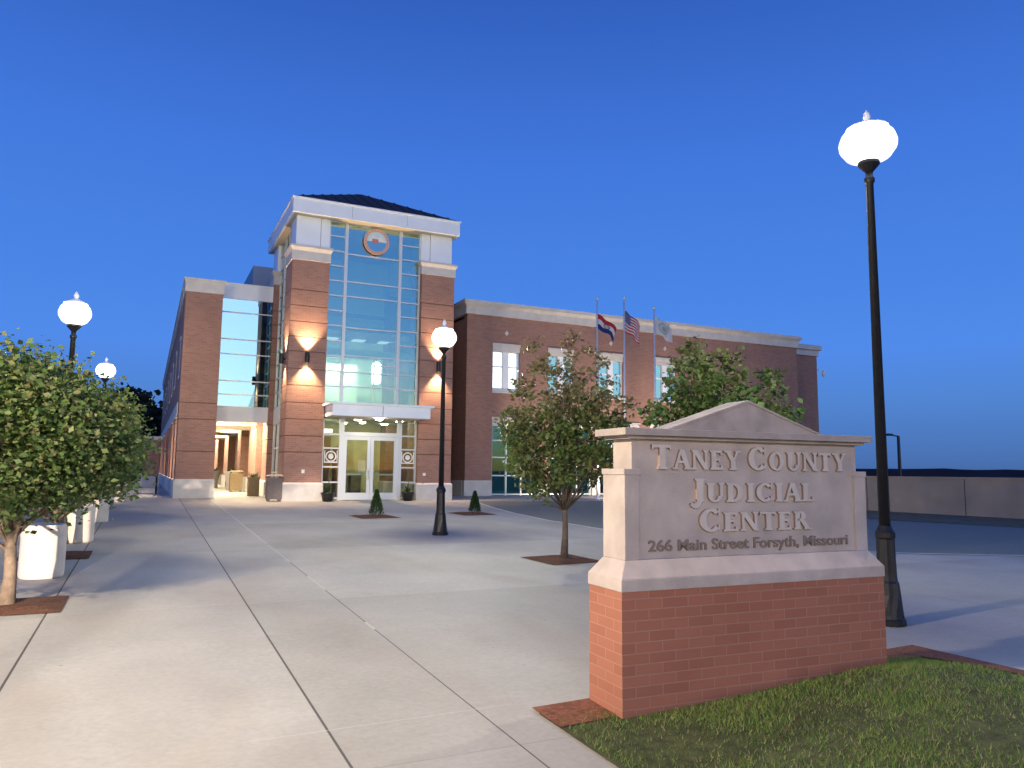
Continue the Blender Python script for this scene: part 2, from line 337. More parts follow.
# asphalt drive and its kerb line on the right
edge = [(10.6, 25.3), (10.0, 22.5), (9.6, 20), (9.42, 17.5), (9.55, 15), (10.3, 12.3), (11.3, 10.7), (12.6, 9.8), (14.65, 8.8), (18, 7.6), (25, 6.0)]
far = [(25, 7.0), (21.2, 12.7), (19.3, 15.6), (17.6, 18.6), (16.6, 21.8), (16.6, 24.8)]
mb = MB(); poly = [(x, y, gz(y)+.005) for x, y in edge+far]
mb.face(poly); as_ = mb.build('asphalt_drive', M['asphalt']); tag(as_, kind='structure')
mb = MB()
for (a, b), (c, d) in zip(edge[:-1], edge[1:]):
    t = Vector((c-a, d-b)).normalized(); nx, ny = -t.y*.07, t.x*.07
    mb.face([(a-nx, b-ny, gz(b)+.009), (c-nx, d-ny, gz(d)+.009), (c+nx, d+ny, gz(d)+.009), (a+nx, b+ny, gz(b)+.009)])
k = mb.build('kerb_strip', M['stone']); tag(k, kind='structure')
# parapet wall along the drive
wa, wb = (21.4, 21.4), (28.1, 8.35)
A = Vector(wa); B = Vector(wb); T = (B-A).normalized(); NN = Vector((T.y, -T.x))
Lw = (B-A).length
wt = thing('parapet_wall', 'long low grey concrete wall beyond the drive at the right', 'wall', (A.x, A.y, gz(A.y)))
def wallbox(a0, a1, d0, d1, z0f, z1f):
    m_ = MB(); pts = []
    for z_ in (0, 1):
        for a_, d_ in ((a0, d0), (a1, d0), (a1, d1), (a0, d1)):
            p = A+T*a_+NN*d_; pts.append((p.x, p.y, (z0f, z1f)[z_](p.y)))
    m_.v = pts; m_.f = [(0, 3, 2, 1), (4, 5, 6, 7), (0, 1, 5, 4), (1, 2, 6, 5), (2, 3, 7, 6), (3, 0, 4, 7)]; m_.mi = [0]*6; return m_
npan = 5
for i in range(npan):
    wallbox(Lw*i/npan+.01, Lw*(i+1)/npan-.01, 0, .2, lambda y: gz(y)-.1, lambda y: 1.53).build('wall_panel', M['wall_conc'], wt)
wallbox(-.02, Lw+.02, -.03, .23, lambda y: 1.53, lambda y: 1.60).build('coping', M['wall_conc'], wt)
mb = MB(); q = []
for p in ((25.2, 6.8), (28.3, 8.0), (21.3, 21.5), (20.2, 24.6), (16.6, 24.8), (16.6, 21.8), (17.6, 18.6), (19.3, 15.6), (21.2, 12.7)): q.append((p[0], p[1], gz(p[1])+.012))
mb.face(q); tag(mb.build('verge', mat('verge_grass', (.13, .125, .085), .95, noise_amt=.4, nscale=3)), kind='structure')

# far wooded hills
mb = MB(); prev = None
random.seed(3)
for i in range(241):
    a = rad(-75+200*i/240); d = 900
    h = 9+5*noise.noise(Vector((i*.05, 0, 0)))+2.2*noise.noise(Vector((i*.35, 3, 0)))+random.random()*.8
    h = h*.75+(1.5 if i > 130 else 0)
    p = (d*math.sin(a), d*math.cos(a)); q = (1.25*d*math.sin(a), 1.25*d*math.cos(a))
    cur = [(p[0], p[1], -12), (p[0], p[1], h*.9), (q[0], q[1], h+1)]
    if prev:
        mb.face([prev[0], cur[0], cur[1], prev[1]]); mb.face([prev[1], cur[1], cur[2], prev[2]])
    prev = cur
tag(mb.build('hills', M['hills']), kind='structure')

# ------------------------------------------------------------------ courthouse
CH = thing('courthouse', 'red brick two storey courthouse with a glazed corner tower and pale cornices', 'building', (7.07, 26.1, .57))

def pier(x0, y0, x1, y1, zb, zt, grooves=(), cap=True, captop=9.27, ov=.09, base_h=.62, bo=.05):
    """brick pier from stone base to stone capital, with recessed joints"""
    mb = MB(); z = zb+base_h; g = .022
    cuts = sorted(g_ for g_ in grooves if z < g_ < zt)
    for c in cuts+[zt]:
        top = c-(g/2 if c != zt else 0)
        mb.m = 0; mb.box(x0, y0, z, x1, y1, top)
        if c != zt:
            mb.m = 1; mb.box(x0+.025, y0+.025, top, x1-.025, y1-.025, top+g)
        z = top+g
    p = mb.build('brick_pier', [M['brick'], M['groove']], CH)
    b = MB(); b.box(x0-bo, y0-bo, zb-.08, x1+bo, y1+bo, zb+base_h-.06); b.frustum((x0-bo, y0-bo, x1+bo, y1+bo), zb+base_h-.06, (x0, y0, x1, y1), zb+base_h)
    b.build('stone_base', M['stone'], p)
    if cap:
        c = MB(); h = captop-zt
        c.box(x0-.03, y0-.03, zt, x1+.03, y1+.03, zt+h*.62)
        c.frustum((x0-.03, y0-.03, x1+.03, y1+.03), zt+h*.62, (x0-ov, y0-ov, x1+ov, y1+ov), zt+h*.85)
        c.box(x0-ov-.01, y0-ov-.01, zt+h*.85, x1+ov+.01, y1+ov+.01, zt+h)
        c.build('stone_capital', M['stone'], p)
    return p
ZB = .57
GR = [2.2, 2.74, 3.3, 3.86, 4.44, 5.0, 5.6, 6.1, 6.62, 7.17, 7.72]
pier(4.12, 26.1, 5.38, 27.35, ZB, 8.76, GR)
pier(8.75, 26.1, 10.02, 27.35, ZB, 8.8, GR)
pier(4.12, 30.2, 5.38, 31.45, ZB, 8.76, GR)
pier(8.75, 30.2, 10.02, 31.45, ZB, 8.8, ())

# tower top: corner panels, fascia, soffit, roof
boxes('corner_panel', M['white_panel'], CH, [(4.22, 26.22, 9.27, 5.05, 27.3, 10.36), (5.07, 26.26, 9.27, 5.38, 27.3, 10.36), (9.1, 26.22, 9.27, 9.94, 27.3, 10.36), (8.75, 26.26, 9.27, 9.08, 27.3, 10.36),
    (4.22, 30.25, 9.27, 5.38, 31.4, 10.36), (8.75, 30.25, 9.27, 9.94, 31.4, 10.36)], .008)
mb = MB()
xs = [4.02, 6.06, 8.06, 10.12]
for a, b in zip(xs[:-1], xs[1:]): mb.box(a+.006, 25.87, 10.36, b-.006, 25.95, 10.85)
for a, b in ((25.96, 28.8), (28.81, 31.65)):
    mb.box(4.02, a, 10.36, 4.10, b, 10.85); mb.box(10.04, a, 10.36, 10.12, b, 10.85)
mb.box(4.02, 31.66, 10.36, 10.12, 31.72, 10.85)
mb.box(3.98, 25.83, 10.85, 10.16, 31.76, 10.90)
fas = mb.build('tower_fascia', M['white_panel'], CH)
mb = MB(); mb.box(4.1, 25.95, 10.365, 10.04, 31.66, 10.44); mb.build('tower_soffit', M['soffit'], fas)
mb = MB(); P = (7.07, 28.78, 12.42); c4 = [(4.0, 25.85, 10.9), (10.14, 25.85, 10.9), (10.14, 31.74, 10.9), (4.0, 31.74, 10.9)]
for i in range(4): mb.face([c4[i], c4[(i+1) % 4], P])
mb.m = 1
for i in range(4):
    a = Vector(c4[i]); b = Vector(c4[(i+1) % 4]); p = Vector(P); mid = (a+b)/2
    for k in range(1, 15):
        t = k/15; s_ = a.lerp(b, t); lim = 1-abs(2*t-1)
        e_ = s_+(p-mid)*lim*.99
        nrm = (b-a).cross(p-a).normalized()*.03; sd_ = (b-a).normalized()*.012
        mb.face([s_-sd_+nrm, s_+sd_+nrm, e_+sd_+nrm, e_-sd_+nrm]); mb.face([s_-sd_, s_-sd_+nrm, e_-sd_+nrm, e_-sd_]); mb.face([s_+sd_, s_+sd_+nrm, e_+sd_+nrm, e_+sd_])
mb.build('tower_roof', [M['roof'], M['roof']], CH)

# curtain wall: frame with panes
def curtain(xv, zh, y, name='curtain_wall', gm='glass', mw=.028, depth=.09, parent=None, thick=(), thickw=.08, skip=None, edge=True):
    parent = parent or CH
    z0, z1 = zh[0], zh[-1]; mb = MB()
    for x in xv: w_ = thickw if x in thick else mw; mb.box(x-w_, y-depth, z0, x+w_, y, z1)
    for a, b, zs in skip or [(xv[0], xv[-1], zh)]:
        for z in zs: mb.box(a+.02, y-depth*.7, z-.022, b-.02, y-.01, z+.022)
    fr = mb.build(name, M['frame'], parent)
    g = MB(); g.box(xv[0], y-.03, z0, xv[-1], y-.018, z1); g.build('glass_pane', M[gm], fr)
    return fr
zs_side = [3.92]+[4.5+.534*i for i in range(11)]+[10.36]
zs_mid = [3.92, 4.52, 5.02, 5.6, 6.6, 7.72, 8.25, 9.25, 10.36]
curtain([5.4, 6.0, 7.99, 8.73], [3.92, 10.36], 26.42, thick=(6.0, 7.99), thickw=.055, skip=[(5.4, 6.0, zs_side), (6.0, 7.99, zs_mid), (7.99, 8.73, zs_side)])
boxes('mullion', M['frame'], CH, [(7.122, 26.34, 3.92, 7.152, 26.40, 5.6), (7.155, 26.34, 5.29, 7.97, 26.40, 5.33)])
# left flank and rear flank of the tower
yv = [27.37, 28.1, 29.4, 30.18]
def side_curtain(x, y0, y1, zs, name='side_curtain_wall', gm='glass', n=3):
    mb = MB()
    for i in range(n+1):
        y = y0+(y1-y0)*i/n; mb.box(x, y-.03, zs[0], x+.09, y+.03, zs[-1])
    for z in zs: mb.box(x+.01, y0, z-.022, x+.07, y1, z+.022)
    fr = mb.build(name, M['frame'], CH); g = MB(); g.box(x+.04, y0, zs[0], x+.052, y1, zs[-1]); g.build('glass_pane', M[gm], fr)
side_curtain(4.32, 27.37, 30.18, zs_side)
side_curtain(4.32, 27.37, 30.18, [.62, 1.5, 2.4, 3.3], gm='glass_clear')
mb = MB(); mb.box(4.3, 27.36, 3.3, 4.42, 30.19, 3.9); mb.build('spandrel_panel', M['white_panel'], CH)
mb = MB(); mb.box(9.82, 27.36, .6, 9.95, 30.19, 10.36); mb.build('tower_side_wall', M['brick'], CH)
# tower interior, first and second floors
mb = MB(); mb.box(4.5, 31.0, .62, 9.8, 31.1, 3.5); mb.build('lobby_wall', M['lobby_wall'], CH)
mb = MB(); mb.box(4.45, 26.5, .50, 9.8, 31.0, .60); mb.build('lobby_floor', M['interior_floor'], CH)
mb = MB(); mb.box(4.5, 26.46, 3.46, 9.8, 31.0, 3.85); mb.build('lobby_ceiling', M['interior_wall'], CH)
boxes('hall_wall', M['interior_wall'], CH, [(4.5, 31.0, 3.9, 9.8, 31.1, 10.3), (9.7, 26.5, 3.9, 9.8, 30.99, 10.3)])
mb = MB(); mb.box(4.45, 28.6, 6.9, 9.7, 31.0, 7.1); mb.build('hall_balcony', M['interior_dark'], CH)
boxes('hall_ceiling_light', emit_mat('hall_glow', (1, .97, .85), .11), CH, [(x, 30.2, 6.84, x+.5, 30.7, 6.88) for x in (5.1, 6.2, 7.3, 8.4)])
mb = MB(); mb.lathe([(.14, 5.0), (.18, 5.1), (.18, 5.75), (.1, 5.85)], 14, (8.0, 29.2)); mb.build('hall_pendant_lamp', emit_mat('pendant_glow', (1, .95, .8), 1.2), CH, smooth=True)
boxes('hall_partition', M['interior_wall'], CH, [(4.6, 28.9, 3.9, 7.15, 29.0, 5.62)])
boxes('hall_fill_light', emit_mat('hall_wash', (1, .97, .80), 55), CH, [(x, 28.2, 5.95, x+.35, 28.3, 6.0) for x in (5.1, 5.9, 6.7)])  # unseen lights added to brighten the partition
boxes('hall_light_cover', M['interior_wall'], CH, [(4.6, 28.1, 6.0, 9.6, 28.5, 6.1)])  # added cover over the fill lights
boxes('hall_light_lip', M['interior_wall'], CH, [(4.6, 28.04, 5.78, 9.6, 28.1, 6.1)])  # added lip that keeps the fill lights out of view
# lobby contents seen through the doors
boxes('lobby_column', mat('lobby_wood', (.18, .09, .035), .5, noise_amt=.3), CH, [(6.2, 29.6, .6, 6.4, 31.0, 2.9), (6.55, 29.2, .6, 6.95, 29.9, 2.5)])
boxes('lobby_desk', M['interior_dark'], CH, [(5.2, 28.9, .6, 5.9, 29.5, 1.5), (7.3, 29.9, .6, 7.7, 30.3, 1.45)])
for x, y in ((5.2, 27.6), (6.9, 27.5), (8.5, 27.6), (5.2, 29.6), (6.9, 29.8), (8.5, 29.6)): MB().lathe([(.13, 3.42), (.13, 3.45)], 14, (x, y)).build('lobby_light', M['lobby_light'], CH)
mb = MB(); mb.box(4.7, 28.5, 3.0, 6.2, 28.6, 3.12); mb.build('lobby_tube_light', emit_mat('tube_glow', (.95, 1, .85), .8), CH)
mb = MB(); mb.box(7.55, 29.85, 1.5, 7.85, 29.9, 2.0); mb.build('lobby_notice', M['white_paint'], CH)

# ground floor entrance: transom, side lights and the pair of doors
Y0 = 26.42
mb = MB()
for x, w_ in ((5.42, .03), (6.06, .08), (8.13, .08), (8.73, .03)): mb.box(x-w_, Y0-.12, .58, x+w_, Y0, 3.46)
for a, b in ((5.44, 5.99), (8.2, 8.71)):
    for z in (.66, 1.2, 1.72, 2.36, 2.84, 3.44): mb.box(a, Y0-.09, z-.025, b, Y0-.01, z+.025)
mb.box(6.13, Y0-.11, 2.80, 8.06, Y0-.01, 2.93); mb.box(6.13, Y0-.11, 3.38, 8.06, Y0-.01, 3.455)
ef = mb.build('entrance_frame', M['frame'], CH)
mb = MB(); mb.box(5.44, Y0-.05, .6, 5.99, Y0-.04, 3.44); mb.box(8.2, Y0-.05, .6, 8.71, Y0-.04, 3.44); mb.box(6.13, Y0-.05, 2.93, 8.06, Y0-.04, 3.38); mb.build('glass_pane', M['glass_clear'], ef)
for hx, (a, b) in ((7.02, (6.14, 7.085)), (7.2, (7.095, 8.05))):
    mb = MB(); st_ = .11
    mb.box(a, Y0-.10, .60, a+st_, Y0-.04, 2.79); mb.box(b-st_, Y0-.10, .60, b, Y0-.04, 2.79)
    mb.box(a+st_, Y0-.10, 2.66, b-st_, Y0-.04, 2.79); mb.box(a+st_, Y0-.10, .60, b-st_, Y0-.04, .84)
    d = mb.build('entrance_door', M['frame'], CH)
    g = MB(); g.box(a+st_, Y0-.075, .84, b-st_, Y0-.065, 2.66); g.build('glass_pane', M['glass_clear'], d)
    h = MB(); h.box(a+st_, Y0-.04, 1.44, b-st_, Y0-.0, 1.50); h.tube([(hx, Y0-.10, 1.3), (hx, Y0-.17, 1.32), (hx, Y0-.17, 1.62), (hx, Y0-.10, 1.64)], .014); h.build('handle', M['steel'], d)
for cx_ in (5.72, 8.46):
    mb = MB(); mb.m = 0; y = Y0-.056
    def ring(r0, r1, n_=24):
        for k_ in range(n_):
            a, b = 2*math.pi*k_/n_, 2*math.pi*(k_+1)/n_
            mb.face([(cx_+r0*math.cos(a), y, 2.08+r0*math.sin(a)), (cx_+r0*math.cos(b), y, 2.08+r0*math.sin(b)), (cx_+r1*math.cos(b), y, 2.08+r1*math.sin(b)), (cx_+r1*math.cos(a), y, 2.08+r1*math.sin(a))])
    ring(.15, .19); ring(.001, .09)
    for sx in (-1, 1): mb.face([(cx_+sx*.23, y, 1.86), (cx_+sx*.20, y, 1.86), (cx_+sx*.20, y, 2.28), (cx_+sx*.23, y, 2.28)])
    mb.face([(cx_-.2, y, 1.86), (cx_+.2, y, 1.86), (cx_+.2, y, 1.90), (cx_-.2, y, 1.90)])
    mb.build('window_decal', M['white_paint'], CH)
# canopy
mb = MB(); mb.box(5.32, 24.85, 3.77, 8.90, 26.4, 3.84)
mb.box(5.42, 24.93, 3.40, 7.09, 26.3, 3.77); mb.box(7.11, 24.93, 3.40, 8.78, 26.3, 3.77)
cn = mb.build('canopy', M['white_panel'], CH)
mb = MB(); mb.box(5.46, 24.98, 3.385, 8.74, 26.3, 3.40); mb.build('canopy_soffit', M['soffit'], cn)
mb = MB(); mb.lathe([(.06, 3.30), (.12, 3.33), (.13, 3.384)], 16, (7.07, 25.25)); mb.build('canopy_light', emit_mat('canopy_glow', (1, .92, .72), 9), cn)

# seal on the tower glass
def disc(mb, cx_, y, cz, r0, r1, n_=36, a0=0, a1=2*math.pi):
    for k_ in range(n_):
        a, b = a0+(a1-a0)*k_/n_, a0+(a1-a0)*(k_+1)/n_
        mb.face([(cx_+r0*math.cos(a), y, cz+r0*math.sin(a)), (cx_+r0*math.cos(b), y, cz+r0*math.sin(b)), (cx_+r1*math.cos(b), y, cz+r1*math.sin(b)), (cx_+r1*math.cos(a), y, cz+r1*math.sin(a))])
cx_, cz = 7.06, 9.8
mb = MB(); mb.prism([(cx_+.47*math.cos(t*math.pi/20), cz+.47*math.sin(t*math.pi/20)) for t in range(40)], 26.26, 26.32)
mb.m = 1; disc(mb, cx_, 26.255, cz, .0, .36, a0=0, a1=math.pi)
mb.m = 2; disc(mb, cx_, 26.255, cz, .0, .36, a0=math.pi, a1=2*math.pi)
mb.m = 3; mb.prism([(cx_-.17, cz-.04), (cx_+.06, cz-.04), (cx_+.06, cz+.10), (cx_-.17, cz+.10)], 26.245, 26.25)
mb.m = 4; mb.prism([(cx_-.30, cz+.02), (cx_+.30, cz+.04), (cx_+.16, cz+.22), (cx_, cz+.13), (cx_-.14, cz+.24)], 26.25, 26.253)
mb.m = 5
for k_ in range(22):
    t = 2*math.pi*k_/22; x_, z_ = cx_+.415*math.cos(t), cz+.415*math.sin(t); mb.prism([(x_-.018, z_-.025), (x_+.018, z_-.025), (x_+.018, z_+.025), (x_-.018, z_+.025)], 26.25, 26.255)
mb.build('seal', [mat('seal_ring', (.62, .38, .30), .5), mat('seal_sky', (.45, .66, .80), .5), mat('seal_water', (.10, .33, .70), .5), mat('seal_house', (.5, .18, .14), .5), mat('seal_hill', (.70, .72, .70), .5), mat('seal_dot', (.40, .24, .2), .5)], CH)

# wall lights: dark up-and-down cylinders
def sconce(x, y, z, power, nx=0, ny=-1):
    mb = MB(); cx1, cy1 = x+nx*.13, y+ny*.13
    n_ = 18; r = .075
    for k_ in range(n_):
        a, b = 2*math.pi*k_/n_, 2*math.pi*(k_+1)/n_
        mb.face([(cx1+r*math.cos(a), cy1+r*math.sin(a), z-.18), (cx1+r*math.cos(b), cy1+r*math.sin(b), z-.18), (cx1+r*math.cos(b), cy1+r*math.sin(b), z+.18), (cx1+r*math.cos(a), cy1+r*math.sin(a), z+.18)])
    mb.box(min(x, cx1)-.02, min(y, cy1)-.02, z-.04, max(x, cx1)+.02, max(y, cy1)+.02, z+.04)
    s_ = mb.build('wall_light', M['black'], CH)
    for za in (z+.10, z-.11): MB().lathe([(.06, za), (.06, za+.01)], 14, (cx1, cy1)).build('lens', M['sconce_glow'], s_)
    for sgn in (1, -1):
        ld = bpy.data.lights.new('sconce_beam', 'SPOT'); ld.energy = power; ld.spot_size = rad(88); ld.spot_blend = .7; ld.color = (1, .66, .36); ld.shadow_soft_size = .04
        lo = bpy.data.objects.new('sconce_beam', ld); COL.objects.link(lo); lo.parent = s_
        lo.location = Vector((cx1+nx*.03, cy1+ny*.03, z+sgn*.12))-Vector(ORG[CH]); lo.rotation_euler = (math.pi if sgn > 0 else 0, 0, 0)
sconce(4.72, 26.1, 5.38, 85)
sconce(9.42, 26.1, 5.38, 70)
sconce(4.12, 26.7, 5.38, 42, -1, 0)
# small outlets on the brick
boxes('outlet_box', M['white_paint'], CH, [(4.70, 26.06, 1.50, 4.80, 26.1, 1.62), (8.95, 26.06, 1.44, 9.05, 26.1, 1.54)])

# ---------------- left wing
pier(.92, 28.2, 2.13, 29.5, .60, 7.72, (2.2, 3.3, 3.86), captop=8.2, ov=.07, base_h=.66, bo=.04)
mb = MB()
zt = 7.95
mb.box(.95, 29.5, 3.95, 1.15, 66, 7.72)
mb.build('side_wall', M['brick'], CH)
mb = MB(); mb.box(.88, 29.5, 7.72, 1.25, 66, 8.05); mb.box(.84, 29.5, 8.05, 1.3, 66, 8.2); mb.build('side_cornice', M['stone'], CH)
mb = MB(); mb.box(.89, 29.5, 3.5, 1.22, 66, 3.95); mb.build('stone_lintel', M['stone'], CH)
mb = MB(); mb.box(.88, 29.5, .55, 1.2, 66, 1.22); mb.build('plinth', M['stone'], CH)
for i in range(9):
    y = 32.2+3.9*i
    mb = MB(); mb.box(.95, y, 1.22, 1.55, y+1.4, 3.5); mb.build('arcade_pier', M['brick'], CH)
for i in range(8):
    y = 31.2+4.2*i
    mb = MB(); mb.box(.925, y, 5.0, .96, y+.9, 5.08); mb.box(.925, y, 6.5, .96, y+.9, 6.62); mb.box(.94, y, 5.08, .948, y+.9, 6.5)
    wn_ = mb.build('side_window', M['stone'], CH); g = MB(); g.box(.935, y+.06, 5.12, .939, y+.84, 6.46); g.build('pane', M['bronze'], wn_)
# upper glazing between pier and tower
YG = 30.4
zz = lambda z: 1.65+(z-1.65)*YG/28.2
zl = [zz(z) for z in (3.78, 4.21, 4.69, 5.64, 6.17, 7.13, 7.63)]
mb = MB(); mb.box(2.13, YG-.02, zl[-1], 4.3, YG+.3, 8.62); mb.box(2.1, YG-.06, 8.62, 4.3, YG+.34, 8.68); mb.build('upper_band_panel', M['white_panel'], CH)
curtain([1.7, 4.2], [zl[0], zl[-1]], YG+.05, gm='glass_left', skip=[(1.7, 4.2, zl)])
mb = MB(); mb.box(1.6, YG-.04, zz(3.26), 4.3, YG+.3, zl[0]-.02); mb.box(1.6, YG-.08, zl[0]-.06, 4.3, YG-.04, zl[0]-.0); mb.build('lower_band_panel', M['white_panel'], CH)
mb = MB(); mb.box(1.2, YG+.3, 7.9, 12, 66, 8.0); mb.build('left_wing_roof', M['roof'], CH)
mb = MB(); mb.box(1.2, YG+4, 3.95, 4.3, YG+4.1, 7.9); mb.build('upper_room_wall', M['interior_wall'], CH)
# passage: ceiling, beams, inner brick pilasters
zc = zz(3.26)
mb = MB(); mb.box(1.1, YG+.3, zc+.25, 4.35, 66, zc+.45); mb.build('passage_ceiling', M['soffit'], CH)
boxes('passage_beam', M['soffit'], CH, [(1.2, y, zc-.05, 4.3, y+.35, zc+.25) for y in np.arange(32.5, 64, 3.35)])
for yy in (31.3, 33.6, 39.2, 45.2, 51.7, 58.7):
    for x in (2.4, 3.55):
        MB().lathe([(.16, zc+.215), (.16, zc+.245)], 16, (x, yy)).build('passage_light', M['ceil_light'], CH)
for y in (32.4, 38.0, 44.0, 50.5, 57.5):
    mb = MB(); mb.box(4.0, y, 1.25, 5.1, y+2.4, zc+.25); p = mb.build('passage_pilaster', M['brick'], CH)
    mb = MB(); mb.box(3.93, y-.07, .55, 5.15, y+2.47, 1.25); mb.build('stone_base', M['stone'], p)
mb = MB(); mb.box(5.0, 31.5, .5, 5.2, 66, 8); mb.build('passage_back_wall', mat('passage_wall', (.30, .20, .10), .8, noise_amt=.2), CH)
mb = MB(); mb.box(1.1, 65.8, .5, 5.2, 66, 4.2); mb.build('passage_end_wall', M['brick'], CH)
for y in (36.3, 42, 48):
    mb = MB(); mb.box(4.9, y, .6, 4.96, y+1.3, 3.1); dr = mb.build('passage_window', M['frame'], CH)
    g = MB(); g.box(4.885, y+.08, .75, 4.895, y+1.22, 3.0); g.build('pane', M['glass_teal'], dr)
# rooftop screen behind the tower
mb = MB(); mb.box(3.95, 36, 7.9, 8.5, 41, 10.9); mb.box(3.5, 36.4, 7.9, 3.95, 40, 9.6); mb.build('rooftop_plant_screen', M['screen'], CH)

# ---------------- right wing
YW = 28.8; ZW = .6
WX0, WX1 = 11.66, 30.0
upper = [(12.83, 14.08), (15.45, 16.70), (18.02, 19.30), (21.02, 22.28)]
lower = [(12.85, 14.95), (15.55, 17.65), (18.05, 20.15), (20.75, 22.85)]
zu0, zu1, zl0, zl1 = 4.97, 6.97, .72, 3.86
mb = MB(); YB = YW+.3
def solid(x0, x1, z0, z1): mb.box(x0, YW, z0, x1, YB, z1)
solid(WX0, WX1, zu1, 8.1)
cur = WX0
for a, b in upper: solid(cur, a, zu0, zu1); cur = b
solid(cur, WX1, zu0, zu1)
solid(WX0, WX1, zl1, zu0)
cur = WX0
for a, b in lower: solid(cur, a, 1.25, zl1); cur = b
solid(cur, WX1, 1.25, zl1)
mb.box(WX0, YB, .5, WX0+.3, 32, 8.1)           # return wall at the left end
mb.box(WX1, YB, .5, WX1-.3, 36, 8.1)
mb.box(WX1, 30.35, .5, 33.1, 30.6, 8.1); mb.box(32.8, 30.6, .5, 33.1, 38, 8.1)
mb.box(10.02, 30.6, .5, WX0, 30.8, 8.1)        # recess between tower and wing
mb.build('wing_brick_wall', M['brick'], CH)
cur = WX0-.04; bl = []
for a, b in lower: bl.append((cur, YW-.05, .5, a, YW+.2, 1.25)); cur = b
bl += [(cur, YW-.05, .5, WX1+.04, YW+.2, 1.25), (WX0-.05, YW+.203, .5, WX0, 31, 1.25), (WX1+.04, 30.3, .5, 33.15, 30.4, 1.25)]
boxes('stone_base', M['stone'], CH, bl)
mb = MB()
mb.box(WX0-.08, YW-.08, 8.1, WX1+.08, YW+.35, 8.42); mb.frustum((WX0-.08, YW-.08, WX1+.08, YW+.35), 8.42, (WX0-.2, YW-.2, WX1+.2, YW+.35), 8.54); mb.box(WX0-.21, YW-.21, 8.54, WX1+.21, YW+.35, 8.68)
mb.box(WX0-.08, YW+.35, 8.1, WX0+.3, 32, 8.42); mb.box(WX0-.21, YW+.35, 8.54, WX0+.3, 32, 8.68); mb.box(WX0-.13, YW+.35, 8.42, WX0+.3, 32, 8.54)
mb.box(10.1, 30.5, 8.1, WX0-.08, 30.8, 8.68)
mb.box(WX1+.08, 30.27, 8.1, 33.18, 30.7, 8.42); mb.box(WX1+.08, 30.15, 8.42, 33.3, 30.7, 8.68); mb.box(32.9, 30.7, 8.1, 33.2, 38, 8.68)
mb.build('wing_cornice', M['stone'], CH)
mb = MB(); mb.box(WX0, YB, 7.95, 29.9, 38, 8.05); mb.build('wing_roof', M['roof'], CH)
for i, (a, b) in enumerate(upper):
    mb = MB(); y0, y1 = YW+.08, YW+.2; mb.m = 0
    mb.box(a, y0, zu0, a+.05, y1, zu1-.35); mb.box(b-.05, y0, zu0, b, y1, zu1-.35)
    c = (a+b)/2; mb.box(c-.13, y0-.05, zu0+.12, c+.13, y1, zu1-.35)
    mb.box(a+.05, y0, zu0+1.0, c-.13, y1-.03, zu0+1.05); mb.box(c+.13, y0, zu0+1.0, b-.05, y1-.03, zu0+1.05)
    mb.box(a+.05, y0, zu0, b-.05, y1, zu0+.12)
    wn_ = mb.build('window', M['white_panel'], CH)
    g = MB(); g.box(a+.05, y1-.06, zu0+.12, b-.05, y1-.05, zu1-.35); g.build('pane', glass_mat('wing_pane', (.9, .95, .95), .18), wn_)
    g = MB(); g.box(a+.05, y1+.05, zu0+.12, b-.05, y1+.06, zu1-.3); g.build('window_glow', M['lit_window'] if i == 0 else M['sky_reflect_window'], wn_)  # first window is lit; the others glow to paint the sky reflection
    l_ = MB(); l_.box(a, YW-.02, zu1-.35, b, YB, zu1-.12); l_.box(a-.02, YW-.05, zu1-.12, b+.02, YB, zu1); l_.build('lintel', M['stone'], wn_)
    l_ = MB(); l_.box(a-.02, YW-.05, zu0-.1, b+.02, YW+.1, zu0); l_.build('sill', M['stone'], wn_)
    d = MB(); c = (a+b)/2; d.prism([(c, 7.30), (c+.09, 7.42), (c, 7.54), (c-.09, 7.42)], YW-.03, YW-.002)
    if i != 1: d.build('diamond_tile', M['stone'], CH)
for a, b in lower:
    mb = MB(); y0, y1 = YW+.1, YW+.2; h = zl1-.37
    for t in (0, .33, .67, 1):
        x = a+.03+(b-a-.06)*t; mb.box(x-.028, y0, .62, x+.028, y1, h)
    for z in (.68, 1.45, 2.2, 2.9): mb.box(a+.03, y0+.01, z-.025, b-.03, y1-.01, z+.025)
    wn_ = mb.build('storefront_window', M['frame'], CH)
    g = MB(); g.box(a+.03, y1-.04, .62, b-.03, y1-.03, h); g.build('pane', M['glass_teal'], wn_)
    l_ = MB(); l_.box(a-.01, YW-.03, h, b+.01, YB, zl1-.1); l_.box(a-.04, YW-.06, zl1-.1, b+.04, YB, zl1); l_.build('lintel', M['stone'], wn_)
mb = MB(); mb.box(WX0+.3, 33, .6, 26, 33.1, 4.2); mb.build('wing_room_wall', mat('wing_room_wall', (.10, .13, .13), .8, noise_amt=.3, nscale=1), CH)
mb = MB(); mb.box(WX0+.3, YB, 4.0, 26, 33, 4.2); mb.build('wing_room_ceiling', M['interior_wall'], CH)
for x in (14.1, 19.2):
    mb = MB(); mb.box(x, 30.4, 3.93, x+.6, 31.0, 3.98); mb.build('wing_room_light', M['lobby_light'], CH)
# camera on the far corner
mb = MB(); mb.tube([(33.1, 30.3, 7.35), (33.5, 30.25, 7.35), (33.5, 30.25, 7.25)], .03); sc_ = mb.build('security_camera', M['white_panel'], CH)
mb = MB(); mb.lathe([(.02, 6.98), (.09, 7.05), (.11, 7.15), (.10, 7.26)], 12, (33.5, 30.25)); mb.build('dome', M['white_panel'], sc_)

